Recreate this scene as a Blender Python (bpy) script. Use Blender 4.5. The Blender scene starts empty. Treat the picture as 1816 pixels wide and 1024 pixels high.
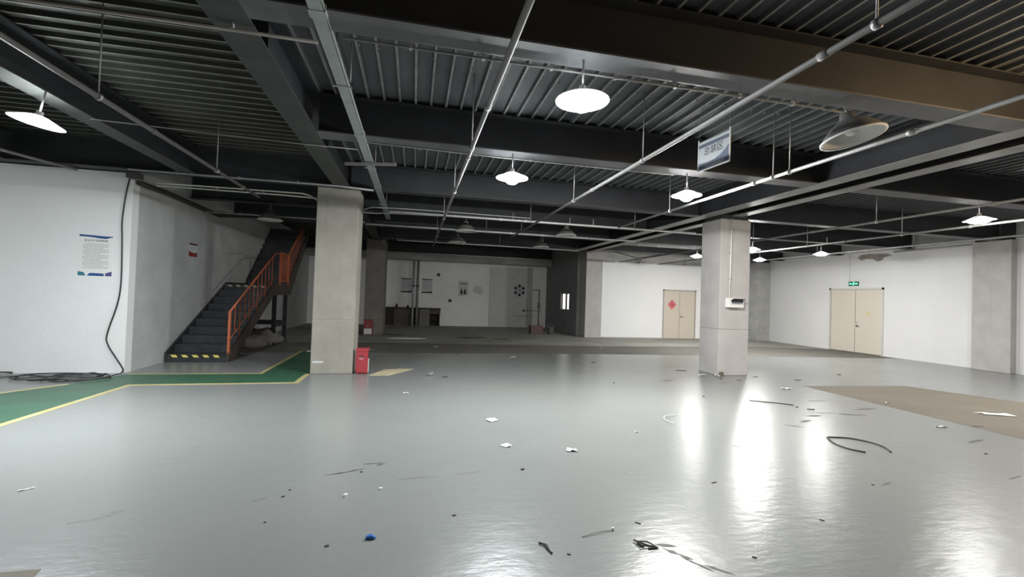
import bpy, math, random
from mathutils import Vector, Matrix, Euler
R = math.radians
random.seed(7)
S = bpy.context.scene
COL = S.collection

# ------------------------------------------------------------------ camera, world, exposure
cam_d = bpy.data.cameras.new('camera'); cam = bpy.data.objects.new('camera', cam_d); COL.objects.link(cam)
cam_d.sensor_width = 36.0; cam_d.lens = 36.0 * 795.0 / 1816.0; cam_d.clip_start = 0.05; cam_d.clip_end = 200
right = Vector((0.97629618, -0.21376958, 0.03388713)); up = Vector((-0.03724829, -0.0117139, 0.99923738))
fwd = Vector((0.2132096, 0.97681388, 0.01939878))
m = Matrix((right, up, -fwd)).transposed().to_4x4(); m.translation = (0, 0, 1.62)
cam.matrix_world = m
S.camera = cam
W = bpy.data.worlds.new('world'); S.world = W; W.use_nodes = True
W.node_tree.nodes['Background'].inputs[0].default_value = (0.6, 0.65, 0.7, 1)
W.node_tree.nodes['Background'].inputs[1].default_value = 0.02
S.view_settings.view_transform = 'Standard'; S.view_settings.look = 'None'
S.view_settings.gamma = 1.0; S.view_settings.use_curve_mapping = False
S.view_settings.exposure = 1.22
LAMP = 380.0            # radiance of a lit lamp's bulb
COOL = (0.93, 0.99, 1.0); NEUT = (1.0, 0.985, 0.95); WARM = (1.0, 0.80, 0.55)

# ------------------------------------------------------------------ materials
def new_mat(name):
    M = bpy.data.materials.new(name); M.use_nodes = True
    nt = M.node_tree; b = nt.nodes['Principled BSDF']
    return M, nt, b
def mat(name, col, rough=.6, metal=0., spec=.5, var=0., vscale=3., bump=0., bscale=40., col2=None, detail=4):
    M, nt, b = new_mat(name)
    b.inputs['Roughness'].default_value = rough; b.inputs['Metallic'].default_value = metal
    b.inputs['Specular IOR Level'].default_value = spec
    b.inputs['Base Color'].default_value = (*col, 1)
    if var or col2:
        tc = nt.nodes.new('ShaderNodeTexCoord'); n = nt.nodes.new('ShaderNodeTexNoise')
        n.inputs['Scale'].default_value = vscale; n.inputs['Detail'].default_value = detail
        n.inputs['Roughness'].default_value = .6
        nt.links.new(tc.outputs['Object'], n.inputs['Vector'])
        r = nt.nodes.new('ShaderNodeValToRGB'); r.color_ramp.elements[0].position = .3; r.color_ramp.elements[1].position = .72
        c2 = col2 or tuple(min(1, c * (1 + var)) for c in col); c1 = col if col2 else tuple(c * (1 - var) for c in col)
        r.color_ramp.elements[0].color = (*c1, 1); r.color_ramp.elements[1].color = (*c2, 1)
        nt.links.new(n.outputs['Fac'], r.inputs['Fac']); nt.links.new(r.outputs['Color'], b.inputs['Base Color'])
    if bump:
        tc = nt.nodes.new('ShaderNodeTexCoord'); n = nt.nodes.new('ShaderNodeTexNoise')
        n.inputs['Scale'].default_value = bscale; n.inputs['Detail'].default_value = 5
        nt.links.new(tc.outputs['Object'], n.inputs['Vector'])
        bp = nt.nodes.new('ShaderNodeBump'); bp.inputs['Strength'].default_value = bump; bp.inputs['Distance'].default_value = .02
        nt.links.new(n.outputs['Fac'], bp.inputs['Height']); nt.links.new(bp.outputs['Normal'], b.inputs['Normal'])
    return M
def emit(name, col, strength):
    M, nt, b = new_mat(name)
    b.inputs['Base Color'].default_value = (*col, 1)
    b.inputs['Emission Color'].default_value = (*col, 1); b.inputs['Emission Strength'].default_value = strength
    return M
def floor_mat():
    M, nt, b = new_mat('grey_epoxy'); L = nt.links
    tc = nt.nodes.new('ShaderNodeTexCoord')
    def noise(scale, detail, vec=None, rough=.55):
        n = nt.nodes.new('ShaderNodeTexNoise'); n.inputs['Scale'].default_value = scale
        n.inputs['Detail'].default_value = detail; n.inputs['Roughness'].default_value = rough
        L.new(vec or tc.outputs['Object'], n.inputs['Vector']); return n.outputs['Fac']
    def ramp(f, p0, c0, p1, c1):
        r = nt.nodes.new('ShaderNodeValToRGB'); e = r.color_ramp.elements
        e[0].position = p0; e[0].color = (*c0, 1); e[1].position = p1; e[1].color = (*c1, 1)
        L.new(f, r.inputs['Fac']); return r.outputs['Color']
    base = ramp(noise(.7, 3), .25, (.190, .200, .196), .8, (.214, .221, .215))
    mp = nt.nodes.new('ShaderNodeMapping'); mp.inputs['Scale'].default_value = (.35, 2.2, 1); mp.inputs['Rotation'].default_value = (0, 0, R(18))
    L.new(tc.outputs['Object'], mp.inputs['Vector'])
    st = ramp(noise(2.2, 7, mp.outputs['Vector'], .65), .60, (0, 0, 0), .78, (1, 1, 1))
    mx = nt.nodes.new('ShaderNodeMix'); mx.data_type = 'RGBA'
    L.new(base, mx.inputs['A']); mx.inputs['B'].default_value = (.16, .16, .155, 1)
    mu = nt.nodes.new('ShaderNodeMath'); mu.operation = 'MULTIPLY'; mu.inputs[1].default_value = .05
    L.new(st, mu.inputs[0]); L.new(mu.outputs[0], mx.inputs['Factor'])
    L.new(base, b.inputs['Base Color'])
    rr = ramp(noise(1.4, 2), .3, (.245, .245, .245), .75, (.295, .295, .295))
    b.inputs['Roughness'].default_value = .27; b.inputs['Specular IOR Level'].default_value = .7
    b1 = nt.nodes.new('ShaderNodeBump'); b1.inputs['Strength'].default_value = .14; b1.inputs['Distance'].default_value = .02
    L.new(noise(5.5, 3), b1.inputs['Height'])
    mp2 = nt.nodes.new('ShaderNodeMapping'); mp2.inputs['Scale'].default_value = (2.2, 7, 1); mp2.inputs['Rotation'].default_value = (0, 0, R(12))
    L.new(tc.outputs['Object'], mp2.inputs['Vector'])
    b2 = nt.nodes.new('ShaderNodeBump'); b2.inputs['Strength'].default_value = .5; b2.inputs['Distance'].default_value = .006
    L.new(noise(2.0, 4, mp2.outputs['Vector'], .62), b2.inputs['Height']); L.new(b1.outputs['Normal'], b2.inputs['Normal'])
    L.new(b2.outputs['Normal'], b.inputs['Normal'])
    return M
def concrete_mat(name, c1, c2, streak=.25):
    M, nt, b = new_mat(name); L = nt.links
    tc = nt.nodes.new('ShaderNodeTexCoord')
    n = nt.nodes.new('ShaderNodeTexNoise'); n.inputs['Scale'].default_value = 2.2; n.inputs['Detail'].default_value = 8; n.inputs['Roughness'].default_value = .62
    L.new(tc.outputs['Object'], n.inputs['Vector'])
    r = nt.nodes.new('ShaderNodeValToRGB'); r.color_ramp.elements[0].position = .3; r.color_ramp.elements[1].position = .72
    r.color_ramp.elements[0].color = (*c1, 1); r.color_ramp.elements[1].color = (*c2, 1)
    L.new(n.outputs['Fac'], r.inputs['Fac'])
    mp = nt.nodes.new('ShaderNodeMapping'); mp.inputs['Scale'].default_value = (9, 9, .5)
    L.new(tc.outputs['Object'], mp.inputs['Vector'])
    n2 = nt.nodes.new('ShaderNodeTexNoise'); n2.inputs['Scale'].default_value = 1.6; n2.inputs['Detail'].default_value = 5
    L.new(mp.outputs['Vector'], n2.inputs['Vector'])
    r2 = nt.nodes.new('ShaderNodeValToRGB'); r2.color_ramp.elements[0].position = .62; r2.color_ramp.elements[1].position = .85
    L.new(n2.outputs['Fac'], r2.inputs['Fac'])
    mu = nt.nodes.new('ShaderNodeMath'); mu.operation = 'MULTIPLY'; mu.inputs[1].default_value = streak; L.new(r2.outputs['Color'], mu.inputs[0])
    mx = nt.nodes.new('ShaderNodeMix'); mx.data_type = 'RGBA'; L.new(r.outputs['Color'], mx.inputs['A'])
    mx.inputs['B'].default_value = (c1[0] * .6, c1[1] * .58, c1[2] * .55, 1); L.new(mu.outputs[0], mx.inputs['Factor'])
    L.new(mx.outputs['Result'], b.inputs['Base Color']); b.inputs['Roughness'].default_value = .85
    n3 = nt.nodes.new('ShaderNodeTexNoise'); n3.inputs['Scale'].default_value = 30; n3.inputs['Detail'].default_value = 4
    L.new(tc.outputs['Object'], n3.inputs['Vector'])
    bp = nt.nodes.new('ShaderNodeBump'); bp.inputs['Strength'].default_value = .25; bp.inputs['Distance'].default_value = .006
    L.new(n3.outputs['Fac'], bp.inputs['Height']); L.new(bp.outputs['Normal'], b.inputs['Normal'])
    return M

FLOOR = floor_mat()
WHITE = mat('white_wall_paint', (.74, .745, .75), .75, var=.03, vscale=1.2, bump=.12, bscale=25)
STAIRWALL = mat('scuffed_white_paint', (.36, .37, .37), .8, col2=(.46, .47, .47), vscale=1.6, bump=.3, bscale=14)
DARKROOM = mat('dull_white_paint', (.76, .765, .77), .85, col2=(.83, .835, .84), vscale=.9, bump=.1, bscale=20)
RAW = concrete_mat('raw_concrete', (.36, .36, .35), (.50, .50, .49), .2)
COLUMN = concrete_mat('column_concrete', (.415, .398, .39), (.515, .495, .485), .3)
COLUMNDIM = concrete_mat('shaded_beige_concrete', (.245, .228, .20), (.325, .305, .268), .3)  # beige concrete darkened in colour for the weaker light on its column
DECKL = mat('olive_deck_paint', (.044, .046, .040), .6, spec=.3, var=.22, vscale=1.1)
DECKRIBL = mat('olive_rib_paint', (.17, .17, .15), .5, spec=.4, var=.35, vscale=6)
DECK = mat('dark_deck_paint', (.088, .093, .097), .55, spec=.35, var=.22, vscale=1.1)
DECKRIB = mat('deck_rib_paint', (.21, .215, .215), .5, spec=.5, var=.3, vscale=6)
BEAM = mat('black_beam_paint', (.030, .031, .035), .6, spec=.4, var=.2, vscale=2)
FLANGE = mat('dark_flange_paint', (.040, .042, .040), .6, spec=.4, var=.2, vscale=2)
FLANGE2 = mat('grey_flange_paint', (.095, .095, .10), .55, spec=.4, var=.2, vscale=2)  # lighter grey than the dark flanges
FLANGE3 = mat('pale_flange_paint', (.25, .245, .24), .55, spec=.4, var=.2, vscale=2)
PAINTGREEN = mat('green_floor_paint', (.036, .105, .062), .4, var=.16, vscale=2.2)
PAINTYELLOW = mat('yellow_floor_paint', (.40, .33, .13), .5, col2=(.43, .39, .23), vscale=3)
PAINTWORN = mat('worn_yellow_paint', (.40, .34, .22), .6, col2=(.58, .52, .36), vscale=9)
DARKCONC = mat('dark_screed', (.10, .096, .084), .8, col2=(.145, .14, .122), vscale=1.3, bump=.25, bscale=40)
BROWNCONC = mat('brown_screed', (.125, .108, .082), .75, col2=(.155, .135, .104), vscale=1.1, bump=.2, bscale=40)
DULLCONC = mat('dusty_concrete', (.22, .22, .195), .75, col2=(.33, .33, .29), vscale=.8, bump=.15, bscale=30)
GALV = mat('galvanised_pipe', (.36, .36, .36), .5, metal=.2, var=.12, vscale=9)
GALVB = mat('bright_galvanised_pipe', (.60, .60, .60), .5, var=.12, vscale=9)
PIPEDARK = mat('dark_pipe_paint_dull', (.10, .098, .094), .65, var=.15, vscale=7)
PIPEGREY = mat('grey_pipe_paint', (.20, .195, .19), .6, var=.15, vscale=7)
TRAY = mat('zinc_cable_tray', (.30, .33, .33), .45, metal=.3, var=.12, vscale=5)
ROD = mat('hanger_rod', (.38, .38, .39), .45, metal=.5)
BRACKET = mat('dark_bracket', (.06, .06, .065), .5)
ENAMEL = mat('white_enamel', (.80, .80, .78), .35)
SHADEGREY = mat('grey_enamel', (.20, .20, .195), .5)
SHADEIN = mat('reflector_inside', (.55, .55, .53), .3)
BLACKSTEEL = mat('black_stair_steel', (.020, .021, .024), .55, var=.3, vscale=4)
TREADM = mat('dark_checker_tread', (.030, .031, .036), .5, var=.35, vscale=5)
ORANGE = mat('orange_rail_paint', (.46, .118, .052), .5, var=.15, vscale=5)
BROWNSTEEL = mat('brown_stringer_paint', (.055, .040, .034), .55, var=.25, vscale=3)
HAZY = mat('hazard_yellow', (.72, .62, .16), .5)
HAZDIM = mat('dimmed_hazard_tape', (.36, .34, .24), .6)  # same tape yellow, dimmed in colour for the darker landing
HAZB = mat('hazard_black', (.02, .02, .02), .5)
RED = mat('red_enamel', (.33, .04, .05), .4, var=.08, vscale=6)
DARKRED = mat('dull_red_enamel', (.20, .025, .025), .5)
BLACK = mat('black_plastic', (.015, .015, .016), .5)
CABLE = mat('black_rubber', (.022, .026, .026), .5)
DOORM = mat('beige_door_paint', (.60, .54, .46), .5, var=.03, vscale=1)
DOORM2 = mat('cream_door_paint', (.66, .61, .53), .5, var=.03, vscale=1)
FRAMEM = mat('grey_beige_frame', (.42, .39, .35), .5)
FRAMEW = mat('pale_frame_paint', (.60, .60, .57), .5)
STEEL = mat('brushed_steel', (.35, .35, .34), .35, metal=.8)
PAPER = mat('white_paper', (.74, .74, .73), .8)
PAPERDIM = mat('grey_sheet', (.55, .56, .57), .8)
PVC = mat('white_plastic', (.78, .78, .77), .4)
INK = mat('black_ink', (.03, .03, .035), .7)
INKGREY = mat('grey_ink', (.30, .32, .35), .7)
BLUE = mat('blue_ink', (.02, .075, .24), .6)
TEAL = mat('teal_ink', (.03, .18, .25), .6)
PURPLE = mat('violet_ink', (.09, .07, .24), .6)
SIGNBLUE = mat('dull_blue_band', (.13, .15, .22), .5)
SIGNGREY = mat('sign_face', (.50, .51, .54), .45)
FUR = mat('festive_red_paper', (.62, .07, .09), .6, col2=(.72, .16, .16), vscale=14)
WOOD = mat('dusty_brown_board', (.055, .045, .038), .75, col2=(.11, .09, .075), vscale=3)
DARKBROWN = mat('dark_brown_board', (.022, .018, .016), .7)
GREYBOARD = mat('grey_board', (.15, .145, .14), .8, var=.15, vscale=4)
BAG = mat('dusty_grey_sacking', (.10, .096, .092), .85, col2=(.20, .19, .185), vscale=6)
SCUFF = mat('black_scuff', (.055, .054, .05), .6, var=.3, vscale=30)
DEBRIS = mat('dark_debris', (.045, .042, .038), .7)
BLUEPLASTIC = mat('blue_plastic', (.015, .12, .42), .4)
GREENBOX = mat('dark_green_plastic', (.01, .10, .055), .4)
EXITLIT = emit('exit_symbol_light', (.15, 1.0, .55), 1.1)
SLIT = emit('bright_pane', (1, 1, .98), 1.25)

# ------------------------------------------------------------------ mesh builder
class MB:
    def __init__(s): s.v = []; s.f = []; s.mi = []; s.sm = []
    def face(s, pts, mi=0):
        n = len(s.v); s.v += [tuple(p) for p in pts]; s.f.append(tuple(range(n, n + len(pts)))); s.mi.append(mi); s.sm.append(False); return s
    def box(s, x0, x1, y0, y1, z0, z1, mi=0, M=None):
        c = [(x0, y0, z0), (x1, y0, z0), (x1, y1, z0), (x0, y1, z0), (x0, y0, z1), (x1, y0, z1), (x1, y1, z1), (x0, y1, z1)]
        if M: c = [tuple(M @ Vector(p)) for p in c]
        n = len(s.v); s.v += c
        for q in ((0, 3, 2, 1), (4, 5, 6, 7), (0, 1, 5, 4), (1, 2, 6, 5), (2, 3, 7, 6), (3, 0, 4, 7)):
            s.f.append(tuple(n + i for i in q)); s.mi.append(mi); s.sm.append(False)
        return s
    def prism(s, poly, z0, z1, mi=0, M=None):       # poly: list of (x, y) counter-clockwise
        n = len(s.v); k = len(poly)
        c = [(x, y, z0) for x, y in poly] + [(x, y, z1) for x, y in poly]
        if M: c = [tuple(M @ Vector(p)) for p in c]
        s.v += c
        s.f.append(tuple(n + i for i in reversed(range(k)))); s.f.append(tuple(n + k + i for i in range(k)))
        for i in range(k): s.f.append((n + i, n + (i + 1) % k, n + k + (i + 1) % k, n + k + i))
        s.mi += [mi] * (k + 2); s.sm += [False] * (k + 2); return s
    def tube(s, pts, r, seg=8, mi=0, closed=False):
        pts = [Vector(p) for p in pts]; n = len(s.v); rings = []
        ref = None
        for i, p in enumerate(pts):
            a = pts[i - 1] if i > 0 else p; b = pts[i + 1] if i < len(pts) - 1 else p
            t = (b - a).normalized() if (b - a).length > 1e-9 else Vector((0, 0, 1))
            if ref is None: ref = Vector((0, 0, 1)) if abs(t.z) < .9 else Vector((1, 0, 0))
            u = ref - t * ref.dot(t)
            if u.length < 1e-4: u = Vector((1, 0, 0)) - t * t.x
            u.normalize(); w = t.cross(u); ref = u
            rr = r[i] if isinstance(r, (list, tuple)) else r
            s.v += [tuple(p + (u * math.cos(2 * math.pi * k / seg) + w * math.sin(2 * math.pi * k / seg)) * rr) for k in range(seg)]
        for i in range(len(pts) - 1):
            for k in range(seg):
                a = n + i * seg; k2 = (k + 1) % seg
                s.f.append((a + k, a + k2, a + seg + k2, a + seg + k)); s.mi.append(mi); s.sm.append(seg > 5)
        e = n + (len(pts) - 1) * seg
        s.f.append(tuple(n + k for k in reversed(range(seg)))); s.f.append(tuple(e + k for k in range(seg)))
        s.mi += [mi, mi]; s.sm += [False, False]; return s
    def lathe(s, prof, seg=24, mi=0, M=None, smooth=True):     # prof: (r, z) pairs
        n = len(s.v)
        for r, z in prof:
            for k in range(seg):
                p = Vector((r * math.cos(2 * math.pi * k / seg), r * math.sin(2 * math.pi * k / seg), z))
                s.v.append(tuple(M @ p if M else p))
        for i in range(len(prof) - 1):
            for k in range(seg):
                k2 = (k + 1) % seg; a = n + i * seg
                s.f.append((a + k, a + k2, a + seg + k2, a + seg + k)); s.mi.append(mi); s.sm.append(smooth)
        return s
    def add(s, verts, faces, mi=0, smooth=False):
        n = len(s.v); s.v += [tuple(v) for v in verts]
        for f in faces: s.f.append(tuple(n + i for i in f)); s.mi.append(mi); s.sm.append(smooth)
        return s
    def build(s, name, mats, parent=None, bevel=0):
        me = bpy.data.meshes.new(name); me.from_pydata(s.v, [], s.f)
        for M in (mats if isinstance(mats, (list, tuple)) else [mats]): me.materials.append(M)
        me.polygons.foreach_set('material_index', s.mi); me.polygons.foreach_set('use_smooth', s.sm); me.update()
        o = bpy.data.objects.new(name, me); COL.objects.link(o)
        if parent: o.parent = parent
        if bevel:
            b = o.modifiers.new('bevel', 'BEVEL'); b.width = bevel; b.segments = 2; b.limit_method = 'ANGLE'
        return o
def tag(o, label=None, cat=None, group=None, kind=None):
    if label: o['label'] = label
    if cat: o['category'] = cat
    if group: o['group'] = group
    if kind: o['kind'] = kind
    return o
def empty(name, loc=(0, 0, 0), rot=(0, 0, 0), label=None, cat=None, group=None, kind=None):
    o = bpy.data.objects.new(name, None); COL.objects.link(o); o.location = loc; o.rotation_euler = rot; o.empty_display_size = .1
    return tag(o, label, cat, group, kind)
def copy_tree(o, parent=None):
    c = o.copy(); COL.objects.link(c)
    if parent: c.parent = parent
    for ch in list(o.children): copy_tree(ch, c)
    return c
def text_mesh(txt, size, name, material, parent, M, extrude=.0008, align='CENTER'):
    cu = bpy.data.curves.new(name, 'FONT'); cu.body = txt; cu.size = size; cu.extrude = extrude
    cu.align_x = align; cu.align_y = 'CENTER'; cu.resolution_u = 3
    t = bpy.data.objects.new(name + '_source', cu); COL.objects.link(t)
    me = bpy.data.meshes.new_from_object(t.evaluated_get(bpy.context.evaluated_depsgraph_get()))
    COL.objects.unlink(t); bpy.data.objects.remove(t); bpy.data.curves.remove(cu)
    me.name = name; me.materials.clear(); me.materials.append(material)
    o = bpy.data.objects.new(name, me); COL.objects.link(o); o.parent = parent; o.matrix_local = M
    return o
def smooth_path(pts, n=6):          # Catmull-Rom through the points
    P = [Vector(p) for p in pts]; out = []
    for i in range(len(P) - 1):
        a, b, c, d = P[max(i - 1, 0)], P[i], P[i + 1], P[min(i + 2, len(P) - 1)]
        for k in range(n):
            t = k / n
            out.append(.5 * ((2 * b) + (c - a) * t + (2 * a - 5 * b + 4 * c - d) * t * t + (3 * b - a - 3 * c + d) * t ** 3))
    out.append(P[-1]); return out

# ------------------------------------------------------------------ floor
CEIL = 4.2
fl = MB().box(-9.2, 16.3, -5.2, 24.0, -.12, 0).build('floor', FLOOR)
tag(fl, 'glossy grey epoxy floor with scuffs, painted walkway and bare concrete strips', 'floor', kind='structure')
def decal(name, poly, mtl, h=.002, label=None):
    o = MB().prism(poly, 0, h).build(name, mtl, fl)
    if label: o['label'] = label
    return o
decal('concrete_strip', [(-5.0, 15.05), (-5.0, 12.45), (5.3, 12.62), (10.9, 12.36), (15.9, 11.95), (16.04, 14.5), (13.2, 15.2), (6.4, 14.75), (-1.6, 15.2)], DARKCONC, .002, 'dark unpainted strip of screed across the hall')
decal('concrete_strip', [(-5.0, 15.05), (-1.6, 15.2), (6.4, 14.75), (13.2, 15.2), (16.04, 14.5), (16.04, 18.2), (7.3, 18.2), (7.0, 23.7), (-5.0, 23.7)], DULLCONC, .0015, 'dusty grey concrete beyond the painted floor')
decal('concrete_strip', [(7.85, -5.1), (10.9, -5.1), (11.0, 6.05), (10.35, 7.62), (7.87, 7.74), (7.80, 4.28)], BROWNCONC, .002, 'brown unpainted strip of screed')
decal('concrete_strip', [(-6, -5.1), (-2.0, -5.1), (-1.97, 2.97), (-1.99, 3.05), (-2.4, 3.04), (-6, 3.1)], BROWNCONC, .002, 'brown unpainted corner of screed')
# green walkway with yellow borders
decal('walkway_paint', [(-6.6, 4.75), (-4.44, 6.10), (-4.40, 8.36), (-1.93, 8.45), (-1.93, 9.42), (-2.0, 12.9), (-2.85, 12.9), (-2.80, 9.38), (-4.98, 9.36), (-5.3, 8.45), (-6.6, 6.5)], PAINTGREEN, .0025, 'green painted walkway')
def line(pts, w, mtl=PAINTYELLOW, name='yellow_line', h=.0035):
    P = [Vector((x, y)) for x, y in pts]; Lf = []; Rt = []
    for i, p in enumerate(P):
        a = (P[i] - P[i - 1]).normalized() if i else (P[1] - P[0]).normalized()
        b = (P[i + 1] - P[i]).normalized() if i < len(P) - 1 else a
        t = (a + b).normalized(); n = Vector((-t.y, t.x)); k = w / 2 / max(.4, n.dot(Vector((-a.y, a.x))))
        Lf.append(p + n * k); Rt.append(p - n * k)
    return decal(name, [tuple(p) for p in Rt] + [tuple(p) for p in reversed(Lf)], mtl, h)
line([(-6.6, 4.72), (-4.44, 6.08), (-4.40, 8.36), (-1.95, 8.46), (-1.95, 9.34)], .09)
line([(-6.6, 6.52), (-5.3, 8.47)], .09)
line([(-4.95, 9.38), (-2.80, 9.40), (-2.85, 12.9)], .08)
decal('worn_paint', [(-.80, 9.13), (-.42, 9.14), (.06, 9.92), (-.16, 9.94), (-.56, 9.86)], PAINTWORN, .003, 'worn piece of yellow floor marking')
# scuffs: irregular thin smears
def smear(x, y, L, w, ang, mtl=SCUFF):
    n = 7; up_, lo = [], []
    for i in range(n):
        t = i / (n - 1) - .5; ww = 1.9 * w * (.25 + random.random()) * (1 - (2 * t) ** 2 * .9) / 2
        up_.append((t * L, ww + random.uniform(-.1, .1) * w)); lo.append((t * L, -ww + random.uniform(-.1, .1) * w))
    c, s = math.cos(ang), math.sin(ang)
    poly = [(x + a * c - b * s, y + a * s + b * c) for a, b in lo + list(reversed(up_))]
    decal('scuff_mark', poly, mtl, .0008)
SCL = mat('faint_scuff', (.15, .152, .15), .4, var=.1, vscale=20)
for x, y, L, w, a in ((-.60, 4.245, .22, .022, .25), (-.46, 4.30, .16, .02, .4), (-.32, 4.45, .18, .018, .1), (-.24, 4.42, .1, .02, .6),
                      (5.72, 6.40, .36, .02, -.5), (5.9, 5.6, .3, .03, .1), (6.2, 5.75, .42, .02, -.2), (5.5, 5.35, .3, .02, .3), (6.6, 5.6, .4, .03, -.25),
                      (7.2, 5.9, .5, .02, .1), (5.1, 5.15, .22, .02, -.7), (6.9, 6.5, .35, .025, 0), (7.9, 4.9, .35, .02, -.6), (7.0, 4.3, .4, .03, .2), (5.9, 3.3, .25, .02, .2),
                      (3.72, 4.45, .2, .016, -.7), (1.72, 2.62, .2, .03, -.9), (1.78, 2.5, .22, .025, -1.0), (1.7, 2.72, .14, .02, -.3), (1.88, 2.42, .18, .02, -.8),
                      (6.3, 8.1, .3, .02, .1), (5.2, 8.4, .35, .02, .3), (4.35, 3.35, .2, .015, .3)):
    smear(x, y, L, w * (1.5 if y > 4.6 else 1), a)
for x, y, L, w, a in ((.10, 4.06, .35, .022, .03), (.55, 4.11, .22, .016, .2), (-2.1, 3.64, .26, .02, .4), (-2.0, 3.73, .08, .02, .2), (2.05, 3.9, .12, .03, -.3), (-1.1, 3.8, .1, .015, .5)):
    smear(x, y, L, w, a, SCL)

# ------------------------------------------------------------------ ceiling deck with ribs
def rib_profile(c):       # half widths / drops around centre c
    return [(c - .022, 0), (c - .013, -.05), (c + .013, -.05), (c + .022, 0)]
ce = MB()
xs = [(-1.45, 0)]
k = -1.27
while k < 16.2: xs += rib_profile(k); k += .2
xs.append((16.3, 0))
for i in range(len(xs) - 1):
    (a, da), (b, db) = xs[i], xs[i + 1]
    ce.face([(a, -5.2, CEIL + da), (a, 24.0, CEIL + da), (b, 24.0, CEIL + db), (b, -5.2, CEIL + db)], 1 if da < 0 and db < 0 else 0)
ys = [(-5.2, 0)]; k = -5.08
while k < 23.9: ys += rib_profile(k); k += .2
ys.append((24.0, 0))
for i in range(len(ys) - 1):
    (a, da), (b, db) = ys[i], ys[i + 1]
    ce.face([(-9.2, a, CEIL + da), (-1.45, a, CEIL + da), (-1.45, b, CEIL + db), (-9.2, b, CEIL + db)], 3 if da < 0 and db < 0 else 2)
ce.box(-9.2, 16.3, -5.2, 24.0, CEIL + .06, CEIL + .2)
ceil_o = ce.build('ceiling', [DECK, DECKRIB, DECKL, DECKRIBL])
tag(ceil_o, 'dark ribbed metal deck ceiling', 'ceiling', kind='structure')
# screw tips left poking through the deck between the ribs, in rows just behind the beams
tips = [(-.66, 4.84), (-.46, 4.85), (.12, 4.89), (.33, 4.90), (.53, 4.90), (.74, 4.92), (1.15, 4.97), (1.36, 4.98), (1.56, 4.98), (2.38, 5.04), (2.59, 5.03), (2.79, 5.04),
        (3.20, 5.05), (3.40, 5.02), (3.62, 5.02), (3.82, 5.03), (4.21, 5.02), (4.43, 5.04), (4.63, 5.02), (3.3, 8.0), (3.5, 8.05), (3.75, 8.0), (3.95, 8.05)]
proto = None
for x, y in tips:
    if proto is None:
        proto = MB().box(-.014, .014, -.014, .014, -.03, 0).lathe([(.006, -.06), (.006, -.03)], 6).build('deck_screw', ROD, ceil_o); o = proto
    else:
        o = proto.copy(); COL.objects.link(o)
    o.location = (x, y, CEIL)

# ------------------------------------------------------------------ walls
def wall(name, label, *boxes, m=WHITE):
    b = MB()
    for bx in boxes: b.box(*bx)
    return tag(b.build(name, m), label, 'wall', kind='structure')
w_front = wall('wall_front', 'white wall with poster and hanging cable beside the stairs', (-9.2, -5.3, 9.5, 9.7, 0, 3.66), (-5.3, -5.10, 9.5, 9.7, 0, 3.66))
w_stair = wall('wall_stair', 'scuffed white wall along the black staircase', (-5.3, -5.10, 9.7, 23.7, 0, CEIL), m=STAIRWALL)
w_dark = wall('wall_back', 'dim white wall at the end of the unlit room', (-5.3, 7.3, 23.7, 23.9, 0, CEIL), m=DARKROOM)
tag(MB().box(-5.1, 7.1, 22.85, 23.69, 3.33, 3.62).build('ledge_beam', RAW), 'rough grey concrete beam along the top of the unlit room wall', 'beam', kind='structure')
MB().box(3.95, 6.05, 23.66, 23.7, 0, 3.2).build('wall_panel', mat('grey_wall_panel', (.58, .585, .60), .8, var=.06), w_dark)['label'] = 'darker grey panel of the wall'
MB().box(6.02, 6.28, 23.6, 23.7, 0, 3.25).build('pilaster', RAW, w_dark)
w_side = MB()
w_side.box(7.1, 7.3, 18.9, 19.95, 0, CEIL).box(7.1, 7.3, 21.15, 23.7, 0, CEIL).box(7.1, 7.3, 19.95, 21.15, 0, 1.10).box(7.1, 7.3, 19.95, 21.15, 1.90, CEIL)
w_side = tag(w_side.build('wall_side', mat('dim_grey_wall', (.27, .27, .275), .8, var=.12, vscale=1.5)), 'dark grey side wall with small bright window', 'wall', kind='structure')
win = empty('window_1', (7.2, 20.55, 1.5), label='small window with two bright panes in the dark side wall', cat='window', kind='structure')
f = MB().box(-.06, .06, -.6, .6, -.40, -.36).box(-.06, .06, -.6, .6, .36, .40).box(-.06, .06, -.6, -.55, -.4, .4).box(-.06, .06, .55, .6, -.4, .4).box(-.06, .06, -.22, 0.02, -.36, .36).build('window_frame', FRAMEM, win)
MB().box(-.02, .0, -.55, -.22, -.36, .36).build('pane', SLIT, win)
MB().box(-.02, .0, .02, .48, -.36, .36).build('pane', SLIT, win)
MB().box(-.03, .01, .48, .55, -.36, .36).build('sash', BLACK, win)
w_right_back = wall('wall_far', 'white far wall with beige double door and bare concrete above', (7.3, 16.05, 18.2, 18.4, 0, CEIL), m=RAW)
MB().box(7.6, 10.90, 18.17, 18.2, .0, 3.33).box(12.54, 16.05, 18.17, 18.2, 0, 3.33).box(10.90, 12.54, 18.17, 18.2, 2.2, 3.33).build('painted_panel', mat('bright_white_paint', (.82, .825, .83), .7, var=.02, vscale=1), w_right_back)
MB().box(7.6, 10.90, 18.15, 18.17, .0, .035).box(12.54, 16.05, 18.15, 18.17, 0, .035).build('skirting', RAW, w_right_back)
w_right = wall('wall_right', 'long white wall with exit sign over a cream double door', (16.05, 16.3, -5.2, 12.53, 0, 3.72), (16.05, 16.3, 14.62, 18.4, 0, 3.72), (16.05, 16.3, 12.53, 14.62, 2.40, 3.72), (16.16, 16.3, 12.53, 14.62, 0, 2.4))
MB().box(16.07, 16.3, -5.2, 18.4, 3.72, CEIL).build('upper_wall', RAW, w_right)
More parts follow.
